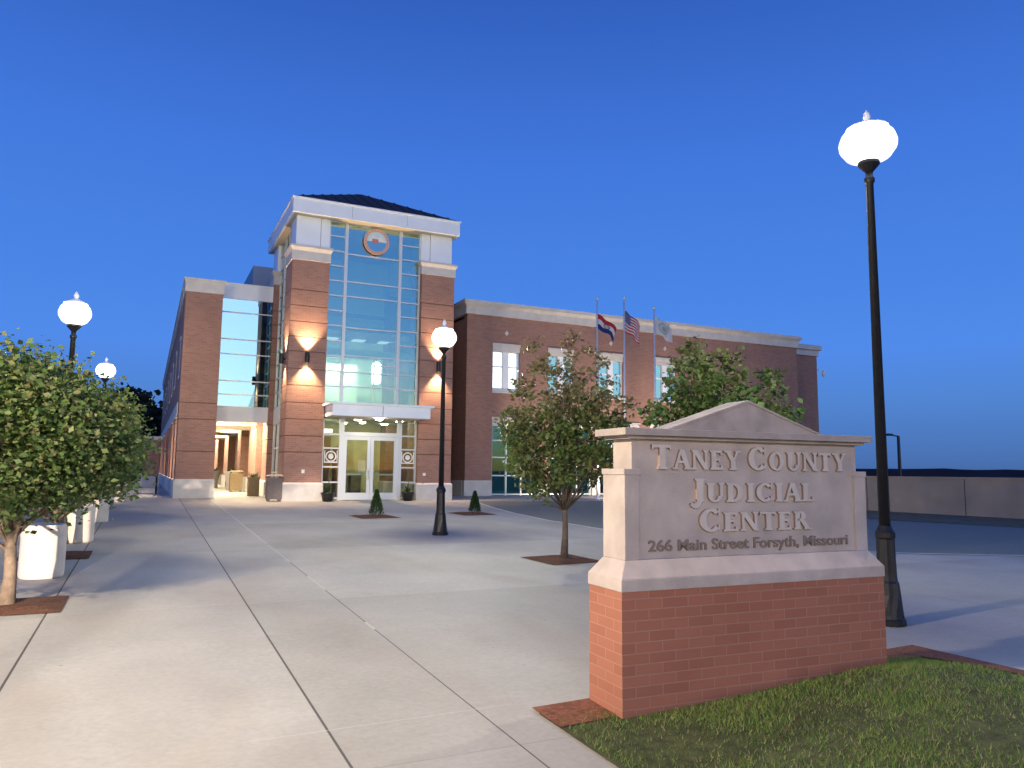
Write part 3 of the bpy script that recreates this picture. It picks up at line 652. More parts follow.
# brick gate pier past the wing
gp = thing('gate_pier', 'small brick pier with pale cap and lamp beside the left wing', 'pier', (.25, 43, .627))
MB().box(-.12, 42.7, 1.2, .62, 43.6, 3.0).build('brick_shaft', M['brick'], gp)
MB().box(-.17, 42.65, .6, .67, 43.65, 1.2).build('stone_base', M['stone'], gp)
MB().box(-.2, 42.6, 3.0, .7, 43.7, 3.2).build('stone_cap', M['stone'], gp)
MB().box(-.3, 42.75, 2.15, -.14, 42.9, 2.3).build('small_lamp', emit_mat('small_lamp_glow', (1, .95, .85), 2), gp)
# handrail by the wing
hr = thing('handrail', 'short black metal railing beside the wing plinth', 'railing', (.45, 33, .627))
for y in (31.4, 32.2, 33.0, 33.8): MB().tube([(.42, y, .6), (.42, y, 1.35)], .022).build('post', M['black'], hr)
MB().tube([(.42, 31.2, 1.35), (.42, 34.0, 1.35)], .025).build('rail', M['black'], hr)
MB().tube([(.42, 31.4, .95), (.42, 33.8, .95)], .018).build('rail', M['black'], hr)

# ------------------------------------------------------------------ monument sign
SG = thing('monument_sign', 'stone monument sign on a brick base naming the judicial center, on the lawn', 'sign', (2.79, 4.19, .09), rad(-2))
def z_(v): return v-.09
W_ = 2.31
bk = MB().box(0, 0, -.12, W_, .42, z_(.885)).build('brick_base', M['brick_sign'], SG, local=True)
mb = MB(); mb.box(-.008, -.008, z_(.885), W_+.008, .428, z_(.962)); mb.frustum((-.008, -.008, W_+.008, .428), z_(.962), (.07, .07, W_-.07, .35), z_(1.075))
mb.build('stone_plinth', M['stone_sign'], SG, local=True, bevel=.004)
for a, b in ((.07, .185), (W_-.185, W_-.07)):
    mb = MB(); mb.box(a, .07, z_(1.075), b, .35, z_(1.632)); mb.box(a-.008, .062, z_(1.632), b+.004, .358, z_(1.672)); mb.build('end_pier', M['stone_sign'], SG, local=True, bevel=.003)
mb = MB(); mb.box(.14, .092, z_(1.076), W_-.14, .328, z_(1.872)); mb.build('stone_panel', M['stone_sign'], SG, local=True)
mb = MB(); mb.box(.09, .05, z_(1.872), W_-.09, .37, z_(1.895)); mb.box(.04, .01, z_(1.895), W_-.04, .41, z_(1.943)); mb.build('cornice', M['stone_aged'], SG, local=True, bevel=.003)
mb = MB(); mb.prism([(.46, z_(1.943)), (W_-.50, z_(1.943)), (1.14, z_(2.16))], .10, .32)
mb.prism([(.415, z_(1.943)), (.46, z_(1.9432)), (1.14, z_(2.16)), (W_-.50, z_(1.9432)), (W_-.455, z_(1.943)), (1.14, z_(2.178))], .09, .33)
mb.build('pediment', M['stone_aged'], SG, local=True)

# Roman letters drawn as polygons: unit cap height, thick and thin strokes with serifs
TK, TN, SF, SH = .26, .125, .085, .085
def R_(x0, y0, x1, y1): return [(x0, y0), (x1, y0), (x1, y1), (x0, y1)]
def arc(cx, cy, rx, ry, a0, a1, wx, wy, n=14):
    out = []; inn = []
    for k in range(n+1):
        t = rad(a0+(a1-a0)*k/n); c, s = math.cos(t), math.sin(t)
        out.append((cx+rx*c, cy+ry*s)); inn.append((cx+(rx-wx)*c, cy+(ry-wy)*s))
    return [[out[k], out[k+1], inn[k+1], inn[k]] for k in range(n)]
def stem(x, w=TK, y0=0, y1=1, s0=True, s1=True):
    r = [R_(x, y0, x+w, y1)]
    if s0: r.append([(x-SF, y0), (x+w+SF, y0), (x+w+SF*.9, y0+SH*.7), (x+w, y0+SH*1.5), (x, y0+SH*1.5), (x-SF*.9, y0+SH*.7)])
    if s1: r.append([(x-SF*.9, y1-SH*.7), (x, y1-SH*1.5), (x+w, y1-SH*1.5), (x+w+SF*.9, y1-SH*.7), (x+w+SF, y1), (x-SF, y1)])
    return r
def dia(xa, ya, xb, yb, w): return [[(xa, ya), (xa+w, ya), (xb+w, yb), (xb, yb)]]
def sf(x, w, y, top=False):
    return [R_(x-SF, y-SH if top else y, x+w+SF, y if top else y+SH)]
def glyph(c):
    if c == 'T': return stem(.34, s1=False)+[R_(.02, 1-TN, .83, 1), R_(.02, .80, .08, 1), R_(.77, .80, .83, 1)], .85
    if c == 'A': return dia(.05, 0, .36, 1, TN)+dia(.66, 0, .34, 1, TK)+[R_(.20, .32, .68, .32+TN)]+sf(.05, TN, 0)+sf(.66, TK, 0), .88
    if c == 'N': return stem(.10, TN)+stem(.74, TN, s0=False)+dia(.70, 0, .06, 1, TK), .92
    if c == 'E': return stem(.10)+[R_(.10, 0, .68, TN), R_(.10, 1-TN, .66, 1), R_(.2, .48, .54, .48+TN), R_(.62, 0, .70, .24), R_(.60, .78, .66, 1), R_(.50, .40, .55, .62)], .76
    if c == 'Y': return [R_(.34, 0, .34+TK, .46)]+dia(.34, .44, .05, 1, TK)+dia(.42, .44, .68, 1, TN)+sf(.34, TK, 0)+sf(.05, TK, 1, True)+sf(.68, TN, 1, True), .84
    if c == 'C': return arc(.50, .5, .46, .51, 42, 318, TK, TN, 24)+[R_(.80, .70, .86, 1), R_(.80, .08, .86, .30)], .92
    if c == 'O': return arc(.50, .5, .46, .51, 0, 360, TK, TN, 32), 1.0
    if c == 'U': return stem(.10, TK, .3, 1, False)+stem(.70, TN, .3, 1, False)+arc(.4375, .32, .3375, .33, 180, 360, TK*.75, TN, 16), .9
    if c == 'J': return stem(.26, TK, .02, 1, False)+arc(.20, .02, .23, .28, 200, 360, TK, TN, 12)+arc(.05, -.10, .07, .07, 0, 360, .069, .069, 8), .56
    if c == 'D': return stem(.10)+arc(.36, .5, .50, .5, -90, 90, TK, TN, 20)+[R_(.2, 0, .37, TN), R_(.2, 1-TN, .37, 1)], .94
    if c == 'I': return stem(.12), .42
    if c == 'L': return stem(.10)+[R_(.10, 0, .66, TN), R_(.60, 0, .67, .26)], .72
    if c == 'R': return stem(.10)+arc(.40, .74, .27, .26, -90, 90, TK*.95, TN, 14)+[R_(.2, 1-TN, .41, 1), R_(.2, .48, .41, .48+TN)]+dia(.66, 0, .36, .5, TK)+sf(.66, TK, 0), .88
    return [], .4
def caps_line(words, cx0, base, big, small, x0, x1, depth=.02):
    items = []; x = 0
    for w0 in words:
        for i, c in enumerate(w0):
            h = big if i == 0 else small; g, a = glyph(c); items.append((g, x, h)); x += a*h*1.0+.012
        x += small*.38
    tot = x-small*.38-.012; k = (x1-x0)/tot
    for g, gx, h in items:
        mb = MB()
        for qi, q in enumerate(g): mb.prism([(x0+(gx+p[0]*h)*k, base+p[1]*h) for p in q], .092-depth-.00022*(qi % 9), .0915-.00003*qi)
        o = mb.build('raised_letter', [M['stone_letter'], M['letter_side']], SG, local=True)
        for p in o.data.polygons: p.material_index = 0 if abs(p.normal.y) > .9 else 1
for ws, b_, bg_, sm_, a, b in ((['TANEY', 'COUNTY'], 1.672, .166, .135, .285, 2.045), (['JUDICIAL'], 1.448, .162, .133, .60, 1.72), (['CENTER'], 1.245, .158, .132, .665, 1.665)):
    caps_line(ws, 0, z_(b_), bg_, sm_, a, b)
fc = bpy.data.curves.new('address', 'FONT'); fc.body = '266 Main Street Forsyth, Missouri'; fc.size = .105; fc.extrude = .006; fc.offset = .0012; fc.align_x = 'CENTER'
fo = bpy.data.objects.new('tmp', fc); COL.objects.link(fo)
bpy.context.view_layer.update(); dg = bpy.context.evaluated_depsgraph_get()
me = bpy.data.meshes.new_from_object(fo.evaluated_get(dg)); bpy.data.objects.remove(fo)
xs_ = [v.co.x for v in me.vertices]; x0_, x1_ = min(xs_), max(xs_)
for v in me.vertices:
    x, y, z = v.co; v.co = (.262+(x-x0_)/(x1_-x0_)*(2.05-.262), .086-z, z_(1.125)+y)
me.materials.clear(); me.materials.append(mat('address_letter', (.27, .21, .18), .6))
ao = bpy.data.objects.new('address_lettering', me); COL.objects.link(ao); ao.parent = SG

# lawn round the sign, rising to the right
def lz(x, y):
    t = max(0, min(1, (x-2.35)/.5))
    xe = 6.27+(4.8-y)*.10; ye = 4.60+.06*(x-2.35)
    k = max(0, min(1, (xe-x)/1.6))*max(0, min(1, (ye-y)/.9))
    return gz(y)+.012+t*k*max(0, (x-2.6))*.09
lx = [2.36+.1*i for i in range(60)]; ly = [-3+.1*i for i in range(84)]
inside = lambda x, y: 2.35 <= x <= 6.25+max(0, (4.8-y))*.10 and y <= 4.58+.06*(x-2.35)
mb = MB()
for i in range(len(lx)-1):
    for j in range(len(ly)-1):
        if inside(lx[i+1], ly[j]) and inside(lx[i+1], ly[j+1]):
            mb.face([(x, y, lz(x, y)) for x, y in ((lx[i], ly[j]), (lx[i+1], ly[j]), (lx[i+1], ly[j+1]), (lx[i], ly[j+1]))])
lawn_soil = mat('lawn_soil', (.075, .085, .03), .95, noise_amt=.5, nscale=12, bump=1, bscale=50)
tag(mb.build('lawn', lawn_soil), kind='structure')
# mulch strip along the lawn's back edge (in front of the paving)
mb = MB()
for i in range(len(lx)-1):
    x0, x1 = lx[i], lx[i+1]
    e0, e1 = 4.56+.06*(x0-2.35), 4.56+.06*(x1-2.35)
    if x1 < 6.2:
        mb.face([(x0, e0-.34, lz(x0, e0-.34)+.006), (x1, e1-.34, lz(x1, e1-.34)+.006), (x1, e1+.04, gz(e1)+.02), (x0, e0+.04, gz(e0)+.02)])
for j in range(30):
    y0 = 4.8-.12*j; y1 = y0-.12; ea, eb = 6.27+(4.8-y0)*.10, 6.27+(4.8-y1)*.10
    mb.face([(ea-.38, y0, lz(ea-.38, y0)+.012), (eb-.38, y1, lz(eb-.38, y1)+.012), (eb+.02, y1, gz(y1)+.035), (ea+.02, y0, gz(y0)+.035)])
tag(mb.build('mulch_border', mat('mulch_red', (.26, .10, .055), .95, noise_amt=.5, nscale=30, bump=1, bscale=60)), kind='structure')

# grass blades
rng = np.random.default_rng(5)
n = 95000
gx = 2.38+rng.random(n)*4.7; gy = 4.62-rng.random(n)**1.0*4.4
patch = np.array([noise.noise(Vector((a*1.6, b*1.6, 0))) for a, b in zip(gx, gy)])
dist_sign = (gy-(4.19-.035*(gx-2.79)))
keep = (gx < 6.22+np.clip(4.8-gy, 0, 9)*.10-.30-.10*rng.random(n)) & (gy < 4.40+.06*(gx-2.35)-.15*rng.random(n)) & (rng.random(n) < np.clip(.75+patch*1.2, .2, 1))
ins = (gx > 2.77) & (gx < 5.12) & (dist_sign > -.03-.05*rng.random(n))
keep &= ~ins
keep &= ~((gx < 2.62) & (rng.random(n) < .35))
gx, gy, patch = gx[keep], gy[keep], patch[keep]; n = len(gx)
gzv = np.array([lz(a, b) for a, b in zip(gx, gy)])
h = (.014+.024*rng.random(n))*(1+.5*patch); a = rng.random(n)*6.283; wd = .0022+.0022*rng.random(n); ln = rng.normal(0, .014, (n, 2))
V = np.zeros((n, 3, 3)); ca, sa = np.cos(a)*wd, np.sin(a)*wd
V[:, 0] = np.stack([gx-ca, gy-sa, gzv-.002], 1); V[:, 1] = np.stack([gx+ca, gy+sa, gzv-.002], 1); V[:, 2] = np.stack([gx+ln[:, 0], gy+ln[:, 1], gzv+h], 1)
me = bpy.data.meshes.new('grass'); me.vertices.add(3*n); me.vertices.foreach_set('co', V.ravel()); me.loops.add(3*n); me.loops.foreach_set('vertex_index', np.arange(3*n)); me.polygons.add(n); me.polygons.foreach_set('loop_start', np.arange(n)*3); me.update(); me.validate()
me.materials.append(M['grass']); go = bpy.data.objects.new('grass', me); COL.objects.link(go); tag(go, 'short mown green grass in front of the sign', kind='stuff')

# ------------------------------------------------------------------ mulch beds
def bed(cx0, cy0, s, rz=.12, label=''):
    mb = MB(); c, q = math.cos(rz), math.sin(rz); pts = []
    K = 8; P = {}
    for i in range(K+1):
        for j in range(K+1):
            a_, b_ = (i/K-.5)*s, (j/K-.5)*s; x, y = cx0+a_*c-b_*q, cy0+a_*q+b_*c
            ed = min(i, j, K-i, K-j); P[i, j] = (x, y, gz(y)+.008+(.03*min(1, ed/2))+(random.random()*.008 if ed else 0))
    for i in range(K):
        for j in range(K): mb.face([P[i, j], P[i+1, j], P[i+1, j+1], P[i, j+1]])
    o = mb.build('mulch_bed', M['soil']); tag(o, label, 'mulch bed', 'square mulch beds cut in the paving')
bed(6.12, 10.9, .98, .1, 'square bark bed round the trunk of the tree left of the sign')
bed(5.42, 19.55, 1.05, .1, 'square bark bed under the small conifer in front of the doors')
bed(8.35, 20.0, 1.05, .1, 'square bark bed under the small conifer right of the middle lamp')
bed(-1.15, 9.45, .95, .0, 'square bark bed at the foot of the nearest left tree')
bed(-1.15, 13.55, .95, .0, 'square bark bed under the second left tree between two planters')

# ------------------------------------------------------------------ trees
def add_leaves(mb_v, pts, size, rngl, flat=.0):
    pass
def crown_mesh(name, lobes, twigs_per_m2, leaves, lsize, parent, m, origin, seed, spread=.11, org=True):
    r = np.random.default_rng(seed); C = []; tips = []
    for (x, y, z, rr, rz_) in lobes:
        k = max(4, int(twigs_per_m2*rr*rr*4))
        d = r.normal(size=(k, 3)); d /= np.linalg.norm(d, axis=1)[:, None]
        rad_ = (.35+.65*r.random(k)**.6)[:, None]
        p = np.array([x, y, z])+d*rad_*np.array([rr, rr, rz_]); tips.append(p)
    tips = np.concatenate(tips); nt_ = len(tips)
    c = np.repeat(tips, leaves, 0)+r.normal(0, spread, (nt_*leaves, 3))*np.array([1, 1, .8])
    n_ = len(c); s_ = lsize*(.5+1.0*r.random(n_))
    t = r.normal(size=(n_, 3)); t[:, 2] *= .6; t /= np.linalg.norm(t, axis=1)[:, None]
    b_ = r.normal(size=(n_, 3)); b_ -= (b_*t).sum(1)[:, None]*t; b_ /= np.linalg.norm(b_, axis=1)[:, None]
    nn = np.cross(t, b_)
    o = np.array(origin)
    V = np.zeros((n_, 4, 3)); s1 = s_[:, None]
    V[:, 0] = c-t*s1*.5; V[:, 1] = c+b_*s1*.36+nn*s1*.1; V[:, 2] = c+t*s1*.55; V[:, 3] = c-b_*s1*.36+nn*s1*.1
    V -= o
    me = bpy.data.meshes.new(name); me.vertices.add(4*n_); me.vertices.foreach_set('co', V.ravel()); me.loops.add(4*n_); me.loops.foreach_set('vertex_index', np.arange(4*n_))
    me.polygons.add(n_); me.polygons.foreach_set('loop_start', np.arange(n_)*4); me.update(); me.validate(); me.materials.append(m)
    ob = bpy.data.objects.new(name, me); COL.objects.link(ob); ob.parent = parent; return ob, tips
def limbs(mb, base, top, tips, r0, seed, nl=16):
    r = random.Random(seed); B = Vector(base); Tp = Vector(top)
    K = 6; path = [B.lerp(Tp, k/K)+Vector((r.uniform(-.02, .02), r.uniform(-.02, .02), 0))*(k > 0) for k in range(K+1)]
    mb.tube(path, [r0*1.25]+[r0*(1-.85*k/K) for k in range(1, K+1)], 9)
    idx = list(range(len(tips))); r.shuffle(idx)
    for i in idx[:nl]:
        t = Vector(tips[i]); s0 = .30+.55*r.random(); st_ = B.lerp(Tp, s0)
        if t.z < st_.z+.05: s0 = .28; st_ = B.lerp(Tp, s0)
        mid = st_.lerp(t, .5)+Vector((r.uniform(-.05, .05), r.uniform(-.05, .05), -.04))
        mb.tube([st_, mid, t], [r0*.42*(1-s0*.4), r0*.24, r0*.07], 5)

def make_tree(name, label, group, base, top_h, lobes, m, seed, r0, lsize=.075, tw=55, leaves=16, spread=.11, nl=40):
    t = thing(name, label, 'tree', base, 0, group)
    cr, tips = crown_mesh('crown', lobes, tw, leaves, lsize, t, m, base, seed, spread)
    mb = MB(); limbs(mb, (base[0], base[1], base[2]-.05), (base[0]+.03, base[1], base[2]+top_h), tips, r0, seed, nl)
    mb.build('trunk', M['bark'], t, smooth=True); return t

rt2 = Vector((math.cos(TH), -math.sin(TH), 0)); fw2 = Vector((math.sin(TH), math.cos(TH), 0))
def lob(base, spec, seed, dscale=.9):
    """spec: (sideways m, height above base m, radius m)"""
    r = random.Random(seed); out = []
    wmax = max(abs(s[0])+s[2] for s in spec)
    for s, h_, rr in spec:
        lim = max(0, wmax*dscale-rr)*math.sqrt(max(0, 1-(s/wmax)**2))
        reps = 1 if rr < .25 else 2
        for k in range(reps):
            dd = r.uniform(-lim, lim) if reps == 1 else (lim*.6 if k else -lim*.6)+r.uniform(-.1, .1)
            p = Vector(base)+rt2*s+fw2*dd; out.append((p.x, p.y, base[2]+h_, rr, rr))
    return out
b2 = (6.14, 10.87, gz(10.87))
spec2 = [(-.50, 3.50, .12), (.14, 3.76, .10), (.12, 3.52, .12), (.42, 3.50, .10), (.12, 3.25, .14), (-.45, 3.25, .14), (-.40, 3.0, .2), (-.05, 2.95, .24), (.42, 3.1, .17), (.62, 3.3, .10), (.74, 2.9, .15), (-.62, 2.62, .24), (0.02, 2.5, .38), (.55, 2.55, .26),
         (-.85, 2.2, .25), (-.3, 2.05, .45), (.38, 2.0, .45), (.78, 2.15, .28), (-.6, 1.62, .3), (.1, 1.5, .38), (.6, 1.6, .28), (-.35, 1.2, .26), (-.6, 1.35, .2), (.45, 1.25, .22), (-.75, 1.9, .28), (1.0, 2.5, .1), (-.1, 1.1, .15)]
make_tree('plaza_tree', 'slender tree with browning top left of the sign, in a square bark bed', 'young trees on the plaza', b2, 2.9, lob(b2, spec2, 5), M['leaf_plaza'], 11, .055, lsize=.072, tw=58, leaves=15, spread=.072)
b3 = (7.45, 8.7, gz(8.7))
spec3 = [(-.2, 3.42, .14), (-.22, 3.2, .2), (-.5, 3.05, .17), (.05, 3.0, .2), (-.3, 2.8, .3), (.1, 2.7, .26), (-.62, 2.6, .22), (.8, 2.98, .12), (.72, 2.8, .17), (.55, 2.5, .2), (.95, 2.6, .12), (-.1, 2.4, .4), (.4, 2.3, .3), (-.75, 2.25, .25), (.85, 2.3, .2),
         (1.15, 2.3, .12), (-.3, 2, .4), (.3, 1.95, .4), (.7, 2.05, .25), (0, 1.6, .4), (-.95, 2.2, .12), (-.4, 1.5, .3), (.4, 1.5, .3)]
make_tree('plaza_tree', 'slender green tree rising behind the pediment of the sign', 'young trees on the plaza', b3, 2.7, lob(b3, spec3, 6), leaf_mat('leaf_green', [(.04, .09, .025), (.08, .17, .04), (.13, .22, .05), (.15, .16, .055)], (.18, .14, .07), 2.4, 4.6), 12, .055, lsize=.08, tw=58, leaves=14, spread=.075)
b1 = (-1.2, 9.42, gz(9.42))
spec1 = [(.05, 2.50, .28), (.42, 2.38, .26), (-.3, 2.42, .30), (-.6, 2.2, .4), (.1, 2.15, .5), (.62, 2.1, .36), (-.55, 1.75, .45), (.05, 1.7, .55), (.62, 1.65, .42), (-.7, 1.4, .36), (0, 1.35, .42), (.5, 1.35, .34), (.84, 1.9, .24), (.3, 1.12, .2), (-.3, 1.12, .22), (.85, 1.5, .24)]
make_tree('round_tree', 'nearest round-crowned tree at the left edge, in front of the planters', 'round trees in the left row', b1, 2.1, lob(b1, [(a_, h_-.12*(h_ > 1.9)-.10*(a_ > .3 and h_ > 1.6), r_) for a_, h_, r_ in spec1], 7), M['leaf_round'], 13, .07, lsize=.056, tw=80, leaves=30, spread=.13)
bq = (-1.2, 13.6, gz(13.6))
specq = [(0, 2.75, .3), (.35, 2.6, .35), (-.35, 2.6, .35), (0, 2.3, .55), (.6, 2.2, .4), (-.6, 2.2, .4), (.2, 1.8, .55), (.72, 1.75, .38), (-.6, 1.7, .45), (.0, 1.4, .45), (.5, 1.3, .35), (-.4, 1.3, .35), (.9, 2.0, .25)]
rtree = make_tree('round_tree', 'second round tree from the front in the left row, behind the first planter', 'round trees in the left row', bq, 2.3, lob(bq, specq, 8), M['leaf_round'], 14, .065, lsize=.075, tw=54, leaves=24, spread=.13)
rtree.scale = (1, 1, .84)
for y, rz, sc, lb in ((17.8, 1.3, (1, 1, .88), 'third round tree of the left row, between the lit planters'), (22.6, 2.6, (1.02, 1.02, .95), 'fourth round tree of the left row, below the smaller far lamp'), (27.6, 4.0, 1.0, 'last round tree of the left row, nearest the dark woods')):
    dup(rtree, (-1.3, y, gz(y)), rz, lb, sc)
dup(rtree, (-1.95, 2.3, gz(2.3)), .5, 'round tree of the left row just out of the frame beside the camera', .95)
# dark trees far beyond the wing
bt = (-1.4, 74, -.2)
specb = [(0, 7.2, 1.2), (-1.1, 6.2, 1.5), (1.0, 6.0, 1.3), (-1.5, 4.5, 1.8), (1.2, 4.2, 1.8), (0, 3, 2), (-1.8, 2.4, 1.5), (1.8, 2.4, 1.5)]
tt = make_tree('woodland_tree', 'dark tree in the distance just left of the far end of the left wing', 'dark trees beyond the wing', bt, 5.5, lob(bt, specb, 9), M['leaf_dark'], 21, .22, lsize=.5, tw=9, leaves=14, spread=.45, nl=10)
dup(tt, (-7.2, 78, -.4), 2, 'dark distant tree behind the middle of the left tree row', 1.05)
dup(tt, (-13, 80, -.4), 4, 'dark distant tree behind the nearest round tree', .95)

# small conifers
def conifer(name, label, loc, h_, r_, seed):
    t = thing(name, label, 'shrub', loc, 0, 'small cone-shaped conifers in the plaza beds'); r = np.random.default_rng(seed); n_ = 2600
    u = r.random(n_)**.8; ang = r.random(n_)*6.283; rr = r_*(1-u)**.85*(.55+.5*r.random(n_)); z0 = u*h_+.03
    c = np.stack([loc[0]+rr*np.cos(ang), loc[1]+rr*np.sin(ang), loc[2]+z0], 1); o = np.array(loc)
    d = np.stack([np.cos(ang), np.sin(ang), .9+.6*r.random(n_)], 1)+r.normal(0, .3, (n_, 3)); d /= np.linalg.norm(d, axis=1)[:, None]
    sd_ = np.cross(d, r.normal(size=(n_, 3))); sd_ /= np.linalg.norm(sd_, axis=1)[:, None]
    V = np.zeros((n_, 3, 3)); V[:, 0] = c-sd_*.008; V[:, 1] = c+sd_*.008; V[:, 2] = c+d*.06; V -= o
    me = bpy.data.meshes.new('foliage'); me.vertices.add(3*n_); me.vertices.foreach_set('co', V.ravel()); me.loops.add(3*n_); me.loops.foreach_set('vertex_index', np.arange(3*n_)); me.polygons.add(n_); me.polygons.foreach_set('loop_start', np.arange(n_)*3); me.update(); me.validate(); me.materials.append(M['needle'])
    f = bpy.data.objects.new('foliage', me); COL.objects.link(f); f.parent = t
    mb = MB(); mb.tube([(loc[0], loc[1], loc[2]), (loc[0], loc[1], loc[2]+h_*.85)], [.02, .006], 6); mb.build('stem', M['bark'], t)
conifer('small_conifer', 'small cone-shaped conifer in the bed in front of the doors', (5.45, 19.5, gz(19.5)+.03), .62, .19, 1)
conifer('small_conifer', 'small cone-shaped conifer in the bed right of the middle lamp', (8.42, 20.0, gz(20)+.03), .55, .17, 2)

# potted plants by the doors
def potted(x, y, label, seed):
    z = gz(y)+.0; t = thing('potted_plant', label, 'potted plant', (x, y, z), 0, 'potted plants beside the doors')
    MB().lathe([(.14, z), (.17, z+.04), (.215, z+.24), (.235, z+.26), (.235, z+.30), (.20, z+.30), (.19, z+.26)], 18, (x, y)).build('pot', M['black'], t, smooth=True)
    r = random.Random(seed); mb = MB()
    for k in range(34):
        a = r.random()*6.28; le = r.uniform(.12, .3); h_ = r.uniform(.05, .35); q = Vector((x, y, z+.27)); e_ = q+Vector((math.cos(a)*le, math.sin(a)*le, h_)); s_ = Vector((-math.sin(a), math.cos(a), 0))*.02; m_ = q.lerp(e_, .55)+Vector((0, 0, .05))
        mb.face([q-s_*.4, q+s_*.4, m_+s_, m_-s_]); mb.face([m_-s_, m_+s_, e_])
    mb.build('foliage', M['needle'], t)
    mb = MB(); mb.tube([(x+.02, y, z+.25), (x+.02, y, z+1.1)], [.012, .01], 6); mb.build('stake', M['bark'], t)
potted(5.55, 25.85, 'black pot with a low plant and stake left of the doors', 3)
potted(8.35, 25.9, 'black pot with a low plant and stake right of the doors', 4)

# ------------------------------------------------------------------ planters
def planter():
    t = thing('planter', '', 'planter', (-1.11, 11.45, gz(11.45)), 0, 'round white concrete planters in the left row')
    R = .255; H = .66
    MB().lathe([(R*.93, 0), (R*.985, .02), (R, .06), (R, H-.16), (R*1.02, H-.13), (R*1.02, H-.02), (R, H), (R*.82, H), (R*.8, H-.06)], 36).build('bowl', M['planter'], t, local=True, smooth=False)
    MB().lathe([(R*.8, H-.07), (R*.3, H-.045), (.01, H-.04)], 20).build('soil', M['soil'], t, local=True)
    return t
pl = planter(); pl['label'] = 'white round planter brightly lit beside the nearest left tree'
dup(pl, (-1.0, 15.45, gz(15.45)), 0, 'white round planter, second in the row, in front of the second lamp')
dup(pl, (-.93, 19.45, gz(19.45)), 0, 'round planter third in the left row, in shade behind the lit ones', (1, 1, .95))
dup(pl, (-.85, 26.3, gz(26.3)), 0, 'wide round planter farthest up the left row, close to the wing', (1.3, 1.3, .95))
dup(pl, (-1.35, 23.2, gz(23.2)), 0, 'round planter in the left row under the fourth tree', (1.1, 1.1, .95))

# ------------------------------------------------------------------ street lamps
def lamp(x, y, H, label, glow='lamp', gr=.20, seg=12):
    gr *= 1.12
    z = gz(y)+.0; t = thing('street_lamp', label, 'street lamp', (x, y, z), 0, 'black post lamps with white globes')
    b = MB()
    n_ = 16
    b.lathe([(.165, 0), (.165, .05), (.15, .07), (.145, .10), (.125, .30), (.112, .42), (.10, .44), (.095, .50), (.088, .86), (.098, .88), (.098, .93), (.075, .97), (.062, 1.0)], n_)
    # fluting
    b.v = [(vx*(1-.10*(k % 2)) if .1 < vz < .87 else vx, vy*(1-.10*(k % 2)) if .1 < vz < .87 else vy, vz) for k, (vx, vy, vz) in enumerate(b.v)]
    b.build('base', M['black'], t, local=True)
    p = MB(); p.lathe([(.058, .98), (.040, H-.42), (.055, H-.40), (.055, H-.36), (.038, H-.34), (.038, H-.28)], 12); p.build('pole', M['black'], t, local=True, smooth=True)
    f = MB(); f.lathe([(.04, H-.29), (.055, H-.27), (.10, H-.22), (.115, H-.20), (.115, H-.17)], 14)
    f.build('fitter', M['black'], t, local=True)
    g = MB(); k = gr/.20
    g.lathe([(.10, H-.175), (.15*k, H-.12), (.195*k, H-.02), (.20*k, H+.05), (.18*k, H+.14), (.14*k, H+.20)], 20); g.build('globe', M['globe'], t, local=True, smooth=True)
    bb = MB(); bb.lathe([(.03, H-.17), (.045, H-.13), (.045, H-.10), (.02, H-.09)], 16); bb.build('bulb', M['bulb'], t, local=True, smooth=True)
    ld = bpy.data.lights.new('lamp_light', 'POINT'); ld.color, ld.energy = LAMPS[glow]; ld.shadow_soft_size = .10
    lo = bpy.data.objects.new('lamp_light', ld); COL.objects.link(lo); lo.parent = t; lo.location = (0, 0, H+.02)
    c = MB(); c.lathe([(.145*k, H+.20), (.15*k, H+.215), (.10, H+.26), (.05, H+.29), (.02, H+.30)], 16); c.build('cap', M['white_panel'], t, local=True, smooth=True)
    c = MB(); c.lathe([(.02, H+.29), (.045, H+.34), (.035, H+.38), (.005, H+.43)], 10); c.build('finial', M['white_panel'], t, local=True, smooth=True)
    return t
lamp(5.53, 14.94, 4.06, 'black post lamp in the middle of the plaza, before the tower', 'lamp', .24)
lamp(7.0, 5.6, 5.12, 'tall black post lamp right of the sign, closest to the camera', 'lamp_cool', .27)
lamp(-1.27, 15.2, 3.95, 'post lamp above the left trees, the brighter and nearer of the two', 'lamp_warm', .235)
lamp(-1.17, 24.3, 3.78, 'post lamp with small globe peeping over the left trees toward the wing', 'lamp_warm', .235)
# the same row goes on beside and behind the camera and lights the near paving
lamp(-3.3, 4.4, 4.3, 'post lamp of the left row just out of the frame beside the camera', 'lamp_near')
lamp(-3.0, -3.4, 4.3, 'post lamp of the left row behind the camera', 'lamp_behind')

# distant parking lot light
pt = thing('parking_light', 'thin dark parking lot light pole beyond the low wall at the right', 'light pole', (77.9, 60, -2))
MB().tube([(77.9, 60, -2), (77.9, 60, 6.1)], [.22, .16], 8).build('pole', M['bronze'], pt)
MB().tube([(77.9, 60, 6.05), (77.0, 60.3, 6.2)], [.08, .08], 6).build('arm', M['bronze'], pt)
mb = MB(); mb.frustum((76.3, 60.1, 77.3, 60.6), 6.1, (76.5, 60.15, 77.2, 60.55), 6.35); mb.build('lamp_head', M['bronze'], pt)

